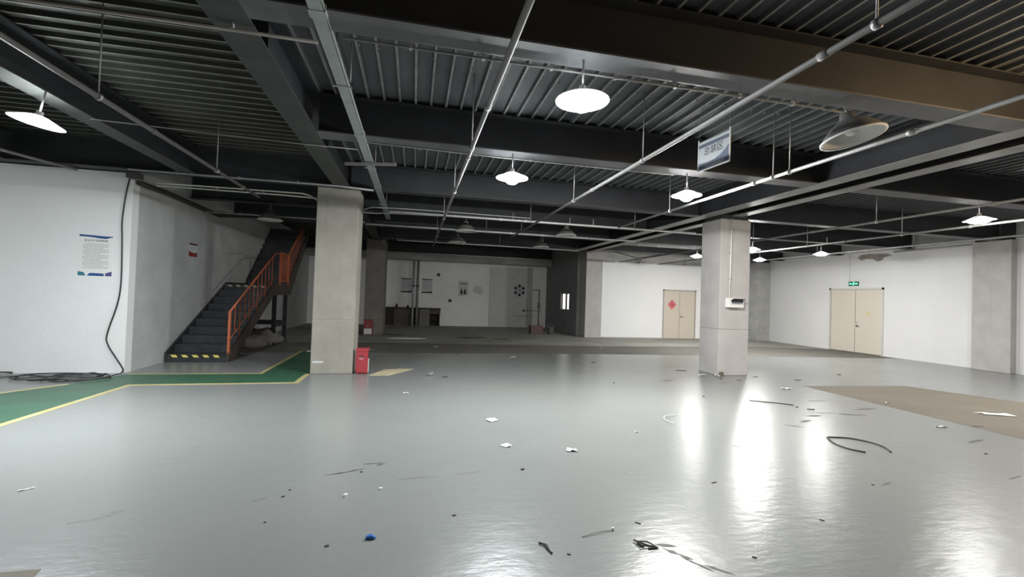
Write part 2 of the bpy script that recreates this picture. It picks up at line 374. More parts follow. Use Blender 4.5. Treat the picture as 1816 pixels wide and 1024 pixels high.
# irregular hole knocked through the top of the wall around a beam end
pts = [(12.3, 3.50), (12.55, 3.46), (12.62, 3.36), (12.8, 3.33), (12.92, 3.42), (13.2, 3.45), (13.35, 3.40), (13.5, 3.50), (13.42, 3.60), (13.1, 3.63), (12.7, 3.60), (12.4, 3.57)]
MB().prism(pts, 0, .012, M=Matrix(((0, 0, -1, 16.055), (1, 0, 0, 0), (0, 1, 0, 0), (0, 0, 0, 1)))).build('broken_plaster', mat('broken_plaster', (.30, .27, .25), .9, var=.3, vscale=8), w_right)
wall('wall_rear', 'plain wall behind the viewpoint', (-9.2, 16.3, -5.4, -5.2, 0, CEIL), m=RAW)
wall('wall_end', 'plain wall beyond the cable end', (-9.4, -9.2, -5.4, 9.7, 0, CEIL), m=WHITE)

# ------------------------------------------------------------------ columns
def column(x0, x1, y0, y1, top, label, seam=None, m=COLUMN):
    c = empty('concrete_column', ((x0 + x1) / 2, (y0 + y1) / 2, 0), label=label, cat='column', kind='structure')
    hx, hy = (x1 - x0) / 2, (y1 - y0) / 2
    if seam:
        MB().box(-hx, hx, -hy, hy, 0, seam - .004).build('lower_lift', m, c, .012)
        MB().box(-hx + .006, hx - .006, -hy + .006, hy - .006, seam - .004, seam + .004).build('joint', RAW, c)
        MB().box(-hx, hx, -hy, hy, seam + .004, top).build('upper_lift', m, c, .012)
    else:
        MB().box(-hx, hx, -hy, hy, 0, top).build('shaft', m, c, .012)
    if top < CEIL: MB().box(-hx + .04, hx - .04, -hy + .04, hy - .04, top, CEIL).build('painted_head', FLANGE, c)['label'] = 'black painted column head'
    return c
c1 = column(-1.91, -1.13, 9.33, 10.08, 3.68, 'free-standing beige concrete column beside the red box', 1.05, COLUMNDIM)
MB().box(.02, .21, -.378, -.374, .215, .25).build('tape_strip', PAPERDIM, c1).location = (-.37, 0, 0)
c2 = column(6.79, 7.57, 8.95, 9.65, 3.58, 'free-standing concrete column carrying the white switch box', 1.05)
column(7.2, 7.95, 18.12, 18.9, 3.78, 'concrete column between the dark room and the white far wall')
column(-1.85, -1.15, 18.1, 19.7, 3.7, 'dim concrete column at the mouth of the unlit room', m=concrete_mat('dark_brown_concrete', (.13, .12, .108), (.20, .185, .165), .4))  # darker, browner concrete than the other columns
column(15.34, 16.05, 17.65, 18.2, 3.6, 'concrete column in the far corner', m=RAW)
column(15.84, 16.6, 9.0, 9.88, 3.66, 'pale concrete column standing out of the long white wall')

# ------------------------------------------------------------------ steel beams
ZB = 3.65
def ibeam(axis, a0, a1, c, w, label, group=None, zb=ZB, fm=None):
    """I-beam along 'x' or 'y' from a0 to a1, flange centre c, width w."""
    o = empty('steel_beam', (c, (a0 + a1) / 2, zb) if axis == 'y' else ((a0 + a1) / 2, c, zb), (0, 0, 0 if axis == 'y' else R(90)), label, 'beam', group, 'structure')
    h = (a1 - a0) / 2; t = CEIL - .055 - zb
    MB().box(-w / 2, w / 2, -h, h, 0, .016).build('bottom_flange', fm or FLANGE, o)
    MB().box(-.006, .006, -h, h, .016, t - .016).build('web', BEAM, o)
    MB().box(-w / 2, w / 2, -h, h, t - .016, t).build('top_flange', BEAM, o)
    return o
def stiff(o, ys, w):
    for y in ys: MB().box(-w / 2 + .01, w / 2 - .01, y - .005, y + .005, .016, CEIL - .055 - ZB - .016).build('stiffener', BEAM, o)
b = ibeam('y', -5.2, 9.36, -1.44, .30, 'main black steel beam ending on the column beside the red box'); stiff(b, (-.6, 2.1, 4.9), .3)
ibeam('y', 10.06, 18.1, -1.44, .30, 'main black steel beam from the red box column to the unlit room')
ibeam('y', -5.2, 8.96, 7.21, .26, 'main steel beam ending on the column with the switch box', fm=FLANGE3)
ibeam('y', 9.64, 18.1, 7.21, .26, 'main steel beam running past the switch box column to the far wall', fm=FLANGE3)
ibeam('y', -5.2, 18.1, 6.57, .30, 'second steel beam running close beside the main one', fm=FLANGE3)
ibeam('y', -5.2, 9.1, -4.05, .26, 'black secondary beam over the lit lamp near the poster wall')
ibeam('y', -5.2, 9.1, -6.9, .26, 'black secondary beam over the poster wall')
names = ['first', 'second', 'third', 'fourth', 'fifth', 'sixth']
for i, (y, w) in enumerate(((3.56, .27), (6.22, .30), (9.28, .24), (11.68, .24), (14.18, .24), (17.0, .24))):
    ibeam('x', -1.29, 6.42, y, w, 'black cross beam, %s from the viewer, over the bay of the unlit room' % names[i], fm=FLANGE2 if i < 2 else FLANGE)
    ibeam('x', 7.34, 15.84 if i == 2 else 16.06, y, w, 'black cross beam, %s from the viewer, over the bay of the white walls' % names[i], fm=FLANGE2)
ibeam('x', -9.0, -1.59, 9.23, .24, 'black cross beam above the poster wall')
ibeam('x', -5.1, 7.1, 22.95, .2, 'black cross beam above the grey concrete ledge of the unlit room', zb=3.72)
for i, (y, w) in enumerate(((11.68, .24), (14.18, .24))):
    ibeam('x', -5.1, -1.59, y, w, ('black cross beam over the lower stair flight', 'black cross beam over the stair landing')[i])

# ------------------------------------------------------------------ pipes, trays, conduits
def hanger(parent, loc, zt, axis):
    h = MB().tube([(0, 0, .03), (0, 0, zt - loc[2])], .006, 6).build('hanger_rod', ROD, parent); h.location = loc
    c = MB().lathe([(.026, -.018), (.034, -.018), (.034, .018), (.026, .018)], 12, M=Matrix.Rotation(R(90), 4, 'X' if axis == 'y' else 'Y')).build('clamp', ROD, h)
    return h
def pipe(name, axis, c, z, a0, a1, r, label, cat, mtl=GALV, hangers=(), couplings=(), group=None, sprinklers=()):
    o = empty(name, (c, a0, z) if axis == 'y' else (a0, c, z), label=label, cat=cat, group=group)
    L = a1 - a0; d = (lambda t: (0, t, 0)) if axis == 'y' else (lambda t: (t, 0, 0))
    MB().tube([d(0), d(L)], r, 10, ).build('pipe', mtl, o)
    for t in hangers:
        q = d(t - a0); hz = CEIL - .05 - z
        h = MB().tube([(0, 0, r), (0, 0, hz)], .007, 6).build('hanger_rod', ROD, o); h.location = q
        MB().lathe([(r + .001, -.016), (r + .010, -.016), (r + .010, .016), (r + .001, .016)], 10, M=Matrix.Rotation(R(90), 4, 'X' if axis == 'y' else 'Y')).build('clamp', ROD, h)
    for t in couplings:
        q = d(t - a0)
        k = MB().lathe([(r, -.035), (r + .007, -.035), (r + .007, .035), (r, .035)], 10, M=Matrix.Rotation(R(90), 4, 'X' if axis == 'y' else 'Y')).build('coupling', mtl, o); k.location = q
    for t in sprinklers:
        q = d(t - a0)
        k = MB().tube([(0, 0, r * .5), (0, 0, .14)], .011, 6).lathe([(0, .15), (.02, .155), (.02, .16), (0, .165)], 8).build('sprinkler_head', ROD, o); k.location = q
    return o
pipe('sprinkler_pipe', 'y', -2.84, 3.3, -5.1, 9.0, .024, 'galvanised sprinkler pipe over the walkway towards the stairs', 'pipe', PIPEDARK, (1.7, 4.72, 7.2), (2.6, 5.6, 8.2))
pipe('sprinkler_pipe', 'y', .58, 3.3, -5.1, 15.7, .024, 'galvanised sprinkler pipe beside the lamp row nearest the cable tray', 'pipe', PIPEGREY, (1.0, 5.05, 7.3, 9.9, 13.0), (3.9, 5.4, 9.1))
pipe('sprinkler_pipe', 'y', 2.60, 3.3, -5.1, 12.25, .022, 'galvanised sprinkler pipe passing above the hanging white sign', 'pipe', PIPEGREY, (2.1, 4.86, 7.23), (2.45, 6.4))
pipe('sprinkler_pipe', 'y', 4.52, 3.3, -5.1, 9.5, .022, 'galvanised sprinkler pipe below the unlit lamp, with paired hangers', 'pipe', GALV, (2.4, 4.71, 4.97, 7.4), (3.3, 5.3))
pipe('sprinkler_pipe', 'y', 8.62, 3.3, -5.1, 17.9, .022, 'galvanised sprinkler pipe just past the switch box column', 'pipe', PIPEGREY, (3.0, 6.9, 10.1), (5.1, 8.3))
pipe('sprinkler_pipe', 'y', 10.52, 3.3, -5.1, 17.9, .024, 'galvanised sprinkler pipe in the middle of the white-walled bay', 'pipe', PIPEGREY, (4.9, 7.85, 10.3), (6.6, 9.2), sprinklers=(9.7,))
pipe('sprinkler_pipe', 'y', 13.28, 3.4, -5.1, 17.9, .024, 'galvanised sprinkler pipe closest to the long white wall', 'pipe', GALV, (7.0, 9.6, 12.6), (8.5, 11.2))
pipe('branch_pipe', 'x', 10.22, 3.42, -.60, 7.0, .024, 'cross pipe spanning just behind the free-standing columns', 'pipe', GALVB, (2.62, 5.3), (1.9, 2.5), sprinklers=(2.2, 3.6, 4.2))
pipe('branch_pipe', 'x', 12.32, 3.42, -1.30, 6.42, .026, 'cross pipe spanning in front of the unlit conical lamps', 'pipe', GALVB, (1.9, 2.9), (2.6, 3.5, 3.95, 5.0), sprinklers=())
pipe('branch_pipe', 'x', 15.6, 3.42, -.62, 5.85, .022, 'cross pipe closest to the unlit back room', 'pipe', GALVB, (2.9, 4.5), (1.6, 5.5))
pipe('branch_pipe', 'x', 15.5, 3.78, 7.6, 12.9, .07, 'thick pale pipe high up before the white far wall', 'pipe', mat('pale_pipe_paint', (.55, .56, .56), .5), (8.2, 10.4), (8.2, 9.0))
# two thin conduits that fan out from the column beside the red box
t = tag(MB().tube(smooth_path([(-1.11, 9.95, 3.37), (-.96, 10.12, 3.46), (-.60, 10.14, 3.48), (.5, 10.14, 3.49), (2.6, 10.14, 3.48)]), .012, 8).build('conduit', GALV), 'thin upper conduit bending away from the red box column', 'conduit')
t = tag(MB().tube(smooth_path([(-1.11, 9.85, 3.30), (-.85, 10.0, 3.32), (-.60, 10.05, 3.35), (.5, 10.08, 3.38)]), .012, 8).build('conduit', GALV), 'short lower conduit bending away from the red box column', 'conduit')
# cable tray
tr = empty('cable_tray', (-.755, -5.1, 3.62), label='long zinc cable tray running beside the main black beam', cat='cable tray')
for i, (a, b_) in enumerate(((0, 8.55), (8.55, 11.1), (11.1, 14.0), (14.0, 17.7))):
    MB().box(-.055, .055, a, b_ - .004, 0, .004).box(-.055, -.051, a, b_ - .004, 0, .05).box(.051, .055, a, b_ - .004, 0, .05).box(-.055, .055, a, b_ - .004, .05, .054).build('tray_section', TRAY, tr)
for y in (8.55, 11.1, 14.0): MB().box(-.062, .062, y - .05, y + .05, -.004, .058).build('joint_cover', TRAY, tr)
for y in (3.2, 6.2, 9.7, 12.6, 15.6): MB().tube([(-.07, y, .055), (-.07, y, .52)], .006, 6).tube([(.07, y, .055), (.07, y, .52)], .006, 6).box(-.09, .09, y - .012, y + .012, -.008, 0).build('trapeze_hanger', ROD, tr)
# bracket crossing under the tray
tag(MB().box(-1.0, -.2, -.02, .02, 0, .04).build('strut_channel', PIPEGREY), 'short steel strut crossing the cable tray', 'strut')
bpy.data.objects['strut_channel'].location = (-.15, 7.0, 3.57); bpy.data.objects['strut_channel'].rotation_euler = (0, 0, R(-16))
def conduit(pts, r, label, mtl=GALV, clips=(), smooth=False):
    o = tag(MB().tube(smooth_path(pts) if smooth else pts, r, 8).build('conduit', mtl), label, 'conduit')
    for x, y, z in clips:
        MB().box(x - .012, x + .012, y - r - .006, y + r + .006, z - r - .004, z + .03).build('clip', ROD, o)
    return o
conduit([(-.62, 3.73, 3.63), (1.18, 3.73, 3.63), (3.98, 3.73, 3.63), (4.12, 3.66, 3.58)], .011, 'thin conduit along the first cross beam to the unlit lamp', PIPEGREY, [(x, 3.73, 3.63) for x in (-.1, .5, 1.1, 1.7, 2.3, 3.0, 3.6)])
conduit([(-8.9, 3.80, 3.60), (-.82, 3.80, 3.60)], .014, 'thin conduit crossing the ribbed bay over the walkway', PIPEGREY, [(-1.44, 3.80, 3.62)])
conduit([(-3.95, 6.45, 3.63), (-1.6, 6.62, 3.63), (-.84, 6.62, 3.63)], .008, 'thin wire from the lit lamp over the walkway to the cable tray', PIPEGREY)
conduit([(-.62, 6.28, 3.635), (1.1, 6.36, 3.635), (3.2, 6.36, 3.635), (3.9, 6.3, 3.62)], .009, 'thin conduit along the second cross beam between two lit lamps', GALV, [(x, 6.36, 3.635) for x in (0, .8, 1.6, 2.4)])
conduit([(-4.95, 9.05, 3.63), (-1.45, 9.05, 3.63), (-.84, 9.05, 3.60)], .018, 'conduit under the cross beam from the poster wall to the cable tray', GALV, [(x, 9.05, 3.63) for x in (-4.2, -3.2, -2.2)])
conduit([(-4.70, 9.42, 3.50), (-2.5, 9.42, 3.51), (-2.15, 9.42, 3.50), (-1.98, 9.5, 3.44), (-1.915, 9.6, 3.38)], .014, 'upper of two white conduits leading to the red box column', mat('white_conduit', (.60, .60, .54), .5), [], True)
conduit([(-4.70, 9.44, 3.455), (-2.5, 9.44, 3.455), (-1.92, 9.44, 3.44)], .014, 'lower of two white conduits leading to the red box column', bpy.data.materials['white_conduit'], [(x, 9.44, 3.455) for x in (-3.7, -2.9)])
conduit([(-4.95, 12.05, 3.42), (-3.4, 12.05, 3.42), (-1.3, 12.05, 3.42)], .022, 'pipe crossing above the upper stair flight', GALV, [(x, 12.05, 3.42) for x in (-4.2, -3.6)])
conduit([(-8.9, 9.36, 3.69), (-5.12, 9.36, 3.69)], .03, 'dusty pipe lying along the top of the poster wall', mat('dusty_pipe', (.20, .195, .19), .8, var=.3, vscale=8))
conduit([(-6.9, 6.2, 3.60), (-6.06, 8.75, 3.60), (-5.9, 9.36, 3.62)], .024, 'pipe slanting towards the top of the poster wall', PIPEGREY)
tag(MB().box(-5.12, -4.93, 9.30, 9.48, 3.54, 3.645).build('junction_box', mat('dull_box', (.07, .07, .07), .6)), 'dark junction box at the top corner of the poster wall', 'junction box')
conduit([(-5.03, 9.54, 3.50), (-5.03, 10.5, 3.52), (-5.03, 13.0, 3.49), (-4.7, 13.6, 3.60)], .05, 'thick dark pipe along the top of the stair wall', mat('dark_pipe_paint', (.035, .034, .028), .7))
conduit([(8.5, 18.13, 3.76), (9.55, 18.13, 3.54), (9.60, 18.13, 3.30)], .018, 'grey drain pipe sloping down to the white far wall', PIPEGREY)
conduit([(12.8, 18.13, 4.1), (9.80, 18.13, 3.58), (9.66, 18.13, 3.30)], .018, 'long grey drain pipe sloping from the high pale pipe', PIPEGREY)
conduit([(11.92, 18.13, 3.29), (11.92, 18.13, 3.53), (12.7, 18.13, 3.66)], .018, 'short bent pipe above the beige double door', PIPEGREY)
conduit([(16.03, 13.80, 3.70), (16.03, 13.80, 2.66)], .010, 'thin conduit dropping to the exit sign', PVC)
conduit([(15.9, 9.9, 3.62), (15.9, 12.1, 3.60)], .03, 'pale pipe along the top of the long white wall', GALV)
conduit([(-1.3, 22.78, 3.66), (7.05, 22.78, 3.66)], .034, 'flaking pale pipe along the back wall ledge', mat('flaking_paint', (.50, .50, .50), .8, col2=(.85, .85, .85), vscale=14))
# pipes standing against the back wall
for x, l in ((-.04, 'pale vertical pipe rising from the dark counter'), (.17, 'dark vertical pipe rising from the dark counter')):
    o = empty('riser_pipe', (x, 22.93, 0), label=l, cat='pipe')
    MB().tube([(0, 0, .0), (0, 0, 3.325)], .063, 12).build('pipe', GALV if x < 0 else PIPEGREY, o)
    MB().lathe([(.066, 1.98), (.085, 1.98), (.085, 2.06), (.066, 2.06)], 12).build('collar', BRACKET, o)

# ------------------------------------------------------------------ ceiling lamps
SEG = 28
def lamp_parts(root, lit, col, drop):
    """root origin: rim centre; drop: distance from rim plane up to the fixing."""
    if lit:
        MB().lathe([(.225, -.004), (.228, 0), (.222, .005), (.165, .028), (.10, .055), (.075, .066)], SEG).lathe([(.225, -.004), (.165, .004), (.118, .006)], SEG).build('lamp_shade', SHADEGLOW, root)
        if lit is LIT_E: MB().lathe([(.001, -.022), (.05, -.018), (.09, -.006), (.112, .004), (.118, .007)], SEG).build('bulb', lit, root)
        elif lit is LIT_N: MB().lathe([(.001, -.062), (.07, -.054), (.13, -.036), (.158, -.012), (.164, .003)], SEG).build('bulb', lit, root)
        else: MB().lathe([(.001, -.092), (.05, -.082), (.09, -.052), (.114, -.014), (.118, .006)], SEG).build('bulb', lit, root)
        MB().lathe([(.076, .064), (.050, .078), (.034, .085), (.030, .125), (.001, .13)], 16).build('lamp_socket', lit_cap, root)
    else:
        MB().lathe([(.262, -.008), (.268, 0), (.262, .008), (.235, .05), (.17, .12), (.10, .17), (.07, .18), (.06, .25), (.001, .255)], SEG).build('lamp_shade', SHADEGREY, root)
        MB().lathe([(.262, -.008), (.25, .0), (.225, .045), (.16, .112), (.09, .16), (.001, .165)], SEG).build('reflector', SHADEIN, root)
        MB().lathe([(.001, .02), (.04, .03), (.055, .06), (.05, .10), (.03, .13), (.03, .164)], 14).build('bulb', PVC, root)
        MB().lathe([(.258, -.012), (.274, -.012), (.274, .004), (.258, .004)], SEG).build('rim', ENAMEL, root)
    if drop > .21: MB().tube([(0, 0, .125 if lit else .20), (0, 0, drop)], .009, 8).build('stem', ROD, root)
def translucent(name, col, k):
    M, nt, b = new_mat(name); b.inputs['Base Color'].default_value = (*col, 1); b.inputs['Roughness'].default_value = .4
    t = nt.nodes.new('ShaderNodeBsdfTranslucent'); t.inputs['Color'].default_value = (*col, 1)
    mx = nt.nodes.new('ShaderNodeMixShader'); mx.inputs[0].default_value = k
    nt.links.new(b.outputs[0], mx.inputs[1]); nt.links.new(t.outputs[0], mx.inputs[2])
    nt.links.new(mx.outputs[0], nt.nodes['Material Output'].inputs['Surface']); return M
SHADEGLOW = translucent('milky_shade', (.85, .86, .86), .07)
lit_cap = mat('lamp_cap', (.6, .6, .6), .5)
LIT_E = emit('walkway_lamp_light', COOL, LAMP * 2.8); LIT_C = emit('cool_lamp_light', COOL, LAMP * 1.6); LIT_N = emit('neutral_lamp_light', NEUT, LAMP * .36); LIT_A = emit('near_lamp_light', COOL, LAMP * .45); LIT_B = emit('bright_lamp_light', NEUT, LAMP * 2.1); LIT_I = emit('glaring_lamp_light', NEUT, LAMP * 1.4)
ZR = 3.3
lamps = [  # x, y, z, lit, material, label, tilt
    (1.33, 3.56, ZR, LIT_A, 'lit ceiling lamp under the first cross beam, largest bright dome', (0, 0)),
    (1.29, 6.15, ZR, LIT_C, 'lit ceiling lamp under the second cross beam beside the sprinkler pipe', (0, 0)),
    (4.10, 6.24, ZR, LIT_B, 'lit ceiling lamp glaring just below the hanging white sign', (0, 0)),
    (-3.97, 5.70, ZR, LIT_E, 'lit ceiling lamp tilted over the green walkway near the poster wall', (R(-2), R(9))),
    (9.97, 6.12, ZR, LIT_N, 'lit ceiling lamp alone over the brown floor strip', (0, R(-3))),
    (12.42, 11.65, ZR, LIT_N, 'lit ceiling lamp before the cream double door', (0, 0)),
    (9.92, 11.65, ZR, LIT_I, 'bright ceiling lamp showing at the edge of the switch box column', (0, 0)),
    (9.80, 14.18, ZR, LIT_N, 'small lit ceiling lamp in front of the beige double door', (0, 0)),
    (12.35, 14.12, ZR, LIT_N, 'small lit ceiling lamp before the far corner column', (0, 0)),
    # lamps of the same grid, past the edge of the view
    (9.95, 3.56, ZR, LIT_N, 'lit ceiling lamp out of view beside the brown strip', (0, 0)),
    (12.6, 6.10, ZR, LIT_N, 'lit ceiling lamp out of view near the long white wall', (0, 0)),
    # unlit
    (4.14, 3.56, ZR, None, 'unlit grey conical lamp under the first cross beam', (R(-9), R(-8))),
    (1.26, 11.62, 3.30, None, 'unlit conical lamp hanging over the dark floor strip near the cable tray', (0, 0)),
    (4.00, 11.62, 3.36, None, 'unlit conical lamp hanging by the cross pipe near the dark room column', (0, 0)),
    (1.28, 14.2, 3.30, None, 'small unlit conical lamp before the back room counter', (0, 0)),
    (4.02, 14.2, 3.30, None, 'small unlit conical lamp before the back room sheets', (0, 0)),
    (-3.42, 11.68, 3.27, None, 'unlit conical lamp hanging over the staircase', (0, 0)),
]
for x, y, z, l, lab, (rx, ry) in lamps:
    o = empty('ceiling_lamp', (x, y, z), (rx, ry, 0), lab, 'lamp', 'lit ceiling lamps' if l else 'unlit conical lamps')
    under = any(abs(y - by) < w / 2 for by, w in ((3.56, .27), (6.22, .30), (9.28, .24), (11.68, .24), (14.18, .24))) and (x > -1.3 or y > 10)
    under = under or abs(x + 4.05) < .13
    lamp_parts(o, l, None, (ZB if under else CEIL - .05) - z)

wb = empty('added_warm_bulb', (6.0, 1.75, 3.55), label='added bare warm bulb out of view, tinting the ceiling and floor', cat='lamp')  # unseen bulb added to tint the right-hand ceiling and floor brown
MB().lathe([(.001, -.10), (.05, -.09), (.08, -.05), (.085, 0), (.06, .06), (.035, .10)], 20).build('bulb', emit('added_bulb_light', (1.0, .70, .38), 240), wb)
MB().lathe([(.036, .10), (.045, .10), (.045, .18), (.001, .20)], 14).build('lamp_socket', lit_cap, wb)
MB().tube([(0, 0, .19), (0, 0, .62)], .006, 6).build('cord', CABLE, wb)

# ------------------------------------------------------------------ staircase
RI, RU, NS = .172, .31, 10
XL, XR, Y0 = -5.08, -3.87, 10.83
ZL = RI * NS; YL = Y0 + RU * NS; YL2 = 15.36
st = empty('staircase', ((XL + XR) / 2, Y0, 0), label='black steel staircase with orange railing beside the scuffed wall', cat='staircase')
def P_(o):
    o.parent = st; o.location = (-(XL + XR) / 2, -Y0, 0); return o
for i in range(NS - 1):
    y = Y0 + RU * i; z = RI * (i + 1)
    P_(MB().box(XL + .03, XR - .03, y, y + RU + .02, z - .03, z).box(XL + .03, XR - .03, y, y + .006, z - RI if i else 0, z - .03).build('tread', TREADM))
P_(MB().box(XL + .03, XR - .03, YL - RU, YL2 + .1, ZL - .05, ZL).box(XL + .03, XR - .03, YL - RU, YL - RU + .006, ZL - RI, ZL - .05).build('landing', TREADM))
r2, u2, n2 = .205, .222, 10
for i in range(n2):
    y = YL2 + u2 * i; z = ZL + r2 * (i + 1)
    P_(MB().box(XL + .03, XR - .03, y, y + u2 + .02, z - .03, z).box(XL + .03, XR - .03, y, y + .006, z - r2, z - .03).build('tread', TREADM))
def side(x0, x1, mtl):
    M = Matrix(((0, 0, 1, 0), (1, 0, 0, 0), (0, 1, 0, 0), (0, 0, 0, 1)))
    ya, za = Y0 - .02, 0; s1 = RI / RU; s2 = r2 / u2
    poly = [(ya, 0), (ya + .30, 0), (YL - .05, ZL - .27), (YL2 + .2, ZL - .27), (YL2 + n2 * u2 + .1, ZL + n2 * r2 - .28), (YL2 + n2 * u2 + .1, ZL + n2 * r2 + .02), (YL2 + .02, ZL + .22), (YL2 - .1, ZL + .05), (YL - .1, ZL + .05), (ya, RI + .03)]
    return P_(MB().prism(poly, x0, x1, M=M).build('stringer', mtl))
side(XL, XL + .03, BLACKSTEEL); side(XR - .03, XR, BROWNSTEEL)
# hazard tape on the first and the landing nosing
for z, y in ((RI - .02, Y0), (ZL - .02, YL - RU)):
    tp = P_(MB().box(XL + .08, XR - .05, y - .003, y, z - .055, z + .012).build('hazard_tape', HAZB))
    L = XR - XL - .13; x = XL + .09
    q = MB()
    while x < XR - .16:
        q.prism([(x, z - .05), (x + .10, z - .05), (x + .055, z + .004), (x - .045, z + .004)], 0, .003, M=Matrix(((1, 0, 0, .05), (0, 0, -1, y - .003), (0, 1, 0, 0), (0, 0, 0, 1))))
        x += .20
    s_ = q.build('yellow_stripes', HAZY if z < 1 else HAZDIM, tp)
# posts below the landing
for x, y in ((XR - .06, YL + .22), (XR - .06, YL2 - .1), (XL + .12, YL2 - .1)):
    P_(MB().box(x - .05, x + .05, y - .05, y + .05, 0, ZL - .26).build('support_post', BLACKSTEEL))
P_(MB().box(XL + .03, XR - .11, YL2 - .14, YL2 - .06, .52, .66).build('cross_brace', BLACKSTEEL))
P_(MB().box(XR - .09, XR - .03, YL + .27, YL2 - .15, .52, .66).build('cross_brace', BLACKSTEEL))
# railing
s1 = RI / RU
def zr(y): return RI + (y - Y0) * s1
XQ = XR - .02
rail = P_(MB().tube([(XQ, Y0 + .02, zr(Y0) + .93), (XQ, YL - .05, zr(YL) + .74), (XQ, YL + .5, ZL + .95)], .021, 8).build('handrail', ORANGE))
P_(MB().box(XQ - .024, XQ + .024, Y0 - .005, Y0 + .045, RI, zr(Y0) + .94).build('newel_post', ORANGE))
P_(MB().tube([(XQ, Y0 + .02, zr(Y0) + .30), (XQ, YL + .05, zr(YL) + .11)], .012, 6).build('bottom_rail', ORANGE))
nb = 11
for i in range(1, nb):
    y = Y0 + .02 + (YL - Y0) * i / nb; f_ = i / nb
    zt = (zr(Y0) + .93) * (1 - f_) + (zr(YL) + .74) * f_; zb = (zr(Y0) + .30) * (1 - f_) + (zr(YL) + .11) * f_
    if i % 2 == 0: zb = zr(y) - .16
    P_(MB().tube([(XQ, y, zb), (XQ, y, zt)], .012, 6).build('baluster', ORANGE))
yA, yB = YL + .5, YL2 - .05
P_(MB().box(XQ - .024, XQ + .024, yA - .024, yA + .024, ZL, ZL + 1.0).build('newel_post', ORANGE))
P_(MB().box(XQ - .024, XQ + .024, yB - .024, yB + .024, ZL, ZL + 1.02).build('newel_post', ORANGE))
P_(MB().tube([(XQ, yA, ZL + .98), (XQ, yB, ZL + .98)], .021, 8).build('handrail', ORANGE))
P_(MB().tube([(XQ, yA, ZL + .14), (XQ, yB, ZL + .14)], .012, 6).build('bottom_rail', ORANGE))
for i in range(1, 6): P_(MB().tube([(XQ, yA + (yB - yA) * i / 6, ZL + .14), (XQ, yA + (yB - yA) * i / 6, ZL + .98)], .012, 6).build('baluster', ORANGE))
s2 = r2 / u2
P_(MB().tube([(XQ, yB, ZL + 1.0), (XQ, YL2 + u2 * 9, ZL + r2 * 9 + .55)], .021, 8).build('handrail', ORANGE))
for i in range(1, 8):
    y = yB + (YL2 + u2 * 9 - yB) * i / 9; zt = ZL + 1.0 + (r2 * 9 - .45) * i / 9
    P_(MB().tube([(XQ, y, ZL + max(0, (y - YL2)) * s2 + .15), (XQ, y, zt)], .012, 6).build('baluster', ORANGE))

# ------------------------------------------------------------------ wall fittings: posters, signs, boxes
def wall_frame(name, origin, ux, label, cat):       # local x = along wall, local y = up, local z = out of wall
    ux = Vector(ux); uy = Vector((0, 0, 1)); uz = ux.cross(uy)
    o = empty(name, label=label, cat=cat); M = Matrix((ux, uy, uz)).transposed().to_4x4(); M.translation = origin
    o.matrix_world = M; return o
def T(x, y, z=0): return Matrix.Translation((x, y, z))
# safety rules poster on the white wall
po = wall_frame('wall_poster', (-5.63, 9.499, 2.12), (1, 0, 0), 'white safety poster with blue wave bands on the white wall beside the cable', 'poster')
MB().box(-.26, .26, -.37, .37, 0, .003).build('sheet', PAPER, po)
MB().prism([(-.26, .37), (-.26, .335), (-.1, .33), (.05, .31), (.15, .305), (.26, .34), (.262, .35), (.1, .352), (-.02, .36)], .003, .0038).build('top_band', BLUE, po)
MB().prism([(-.26, -.37), (-.14, -.37), (-.17, -.31), (-.26, -.295)], .003, .0038).build('bottom_band', TEAL, po)
MB().prism([(-.12, -.37), (.14, -.37), (.14, -.325), (.0, -.32), (-.08, -.32)], .003, .0038).build('bottom_band', BLUE, po)
MB().prism([(.16, -.37), (.26, -.37), (.26, -.285), (.16, -.32)], .003, .0038).build('bottom_band', PURPLE, po)
text_mesh('安全生产管理制度', .046, 'poster_title', INK, po, T(0.0, .262, .0035))
q = MB(); rnd = random.Random(3)
for i in range(18):
    y = .205 - i * .0255; x = -.20
    ind = .035 if i % 4 == 0 else 0
    x += ind
    while x < .19:
        w = rnd.uniform(.02, .07); q.box(x, min(x + w, .20), y - .0045, y + .0045, .003, .0036); x += w + .008
        if i % 4 == 3 and x > .08: break
q.build('text_lines', INKGREY, po)['kind'] = 'stuff'
# small red notice on the stair wall
ns = wall_frame('wall_notice', (-5.098, 11.86, 2.47), (0, 1, 0), 'small notice with a red lower band on the stair wall', 'notice')
MB().box(-.20, .20, -.155, .155, 0, .004).build('sheet', PAPERDIM, ns)
MB().box(-.20, .20, .115, .155, .004, .005).build('top_band', mat('dark_red_ink', (.08, .012, .015), .6), ns)
MB().prism([(-.20, -.155), (.20, -.155), (.20, -.04), (.05, -.065), (-.08, -.055), (-.20, -.02)], .004, .005).build('bottom_band', mat('red_ink', (.22, .025, .025), .6), ns)
q = MB()
for i in range(4): q.box(-.14, .14 - .05 * (i % 2), .075 - i * .03, .088 - i * .03, .004, .0048)
q.build('text_lines', INKGREY, ns)['kind'] = 'stuff'
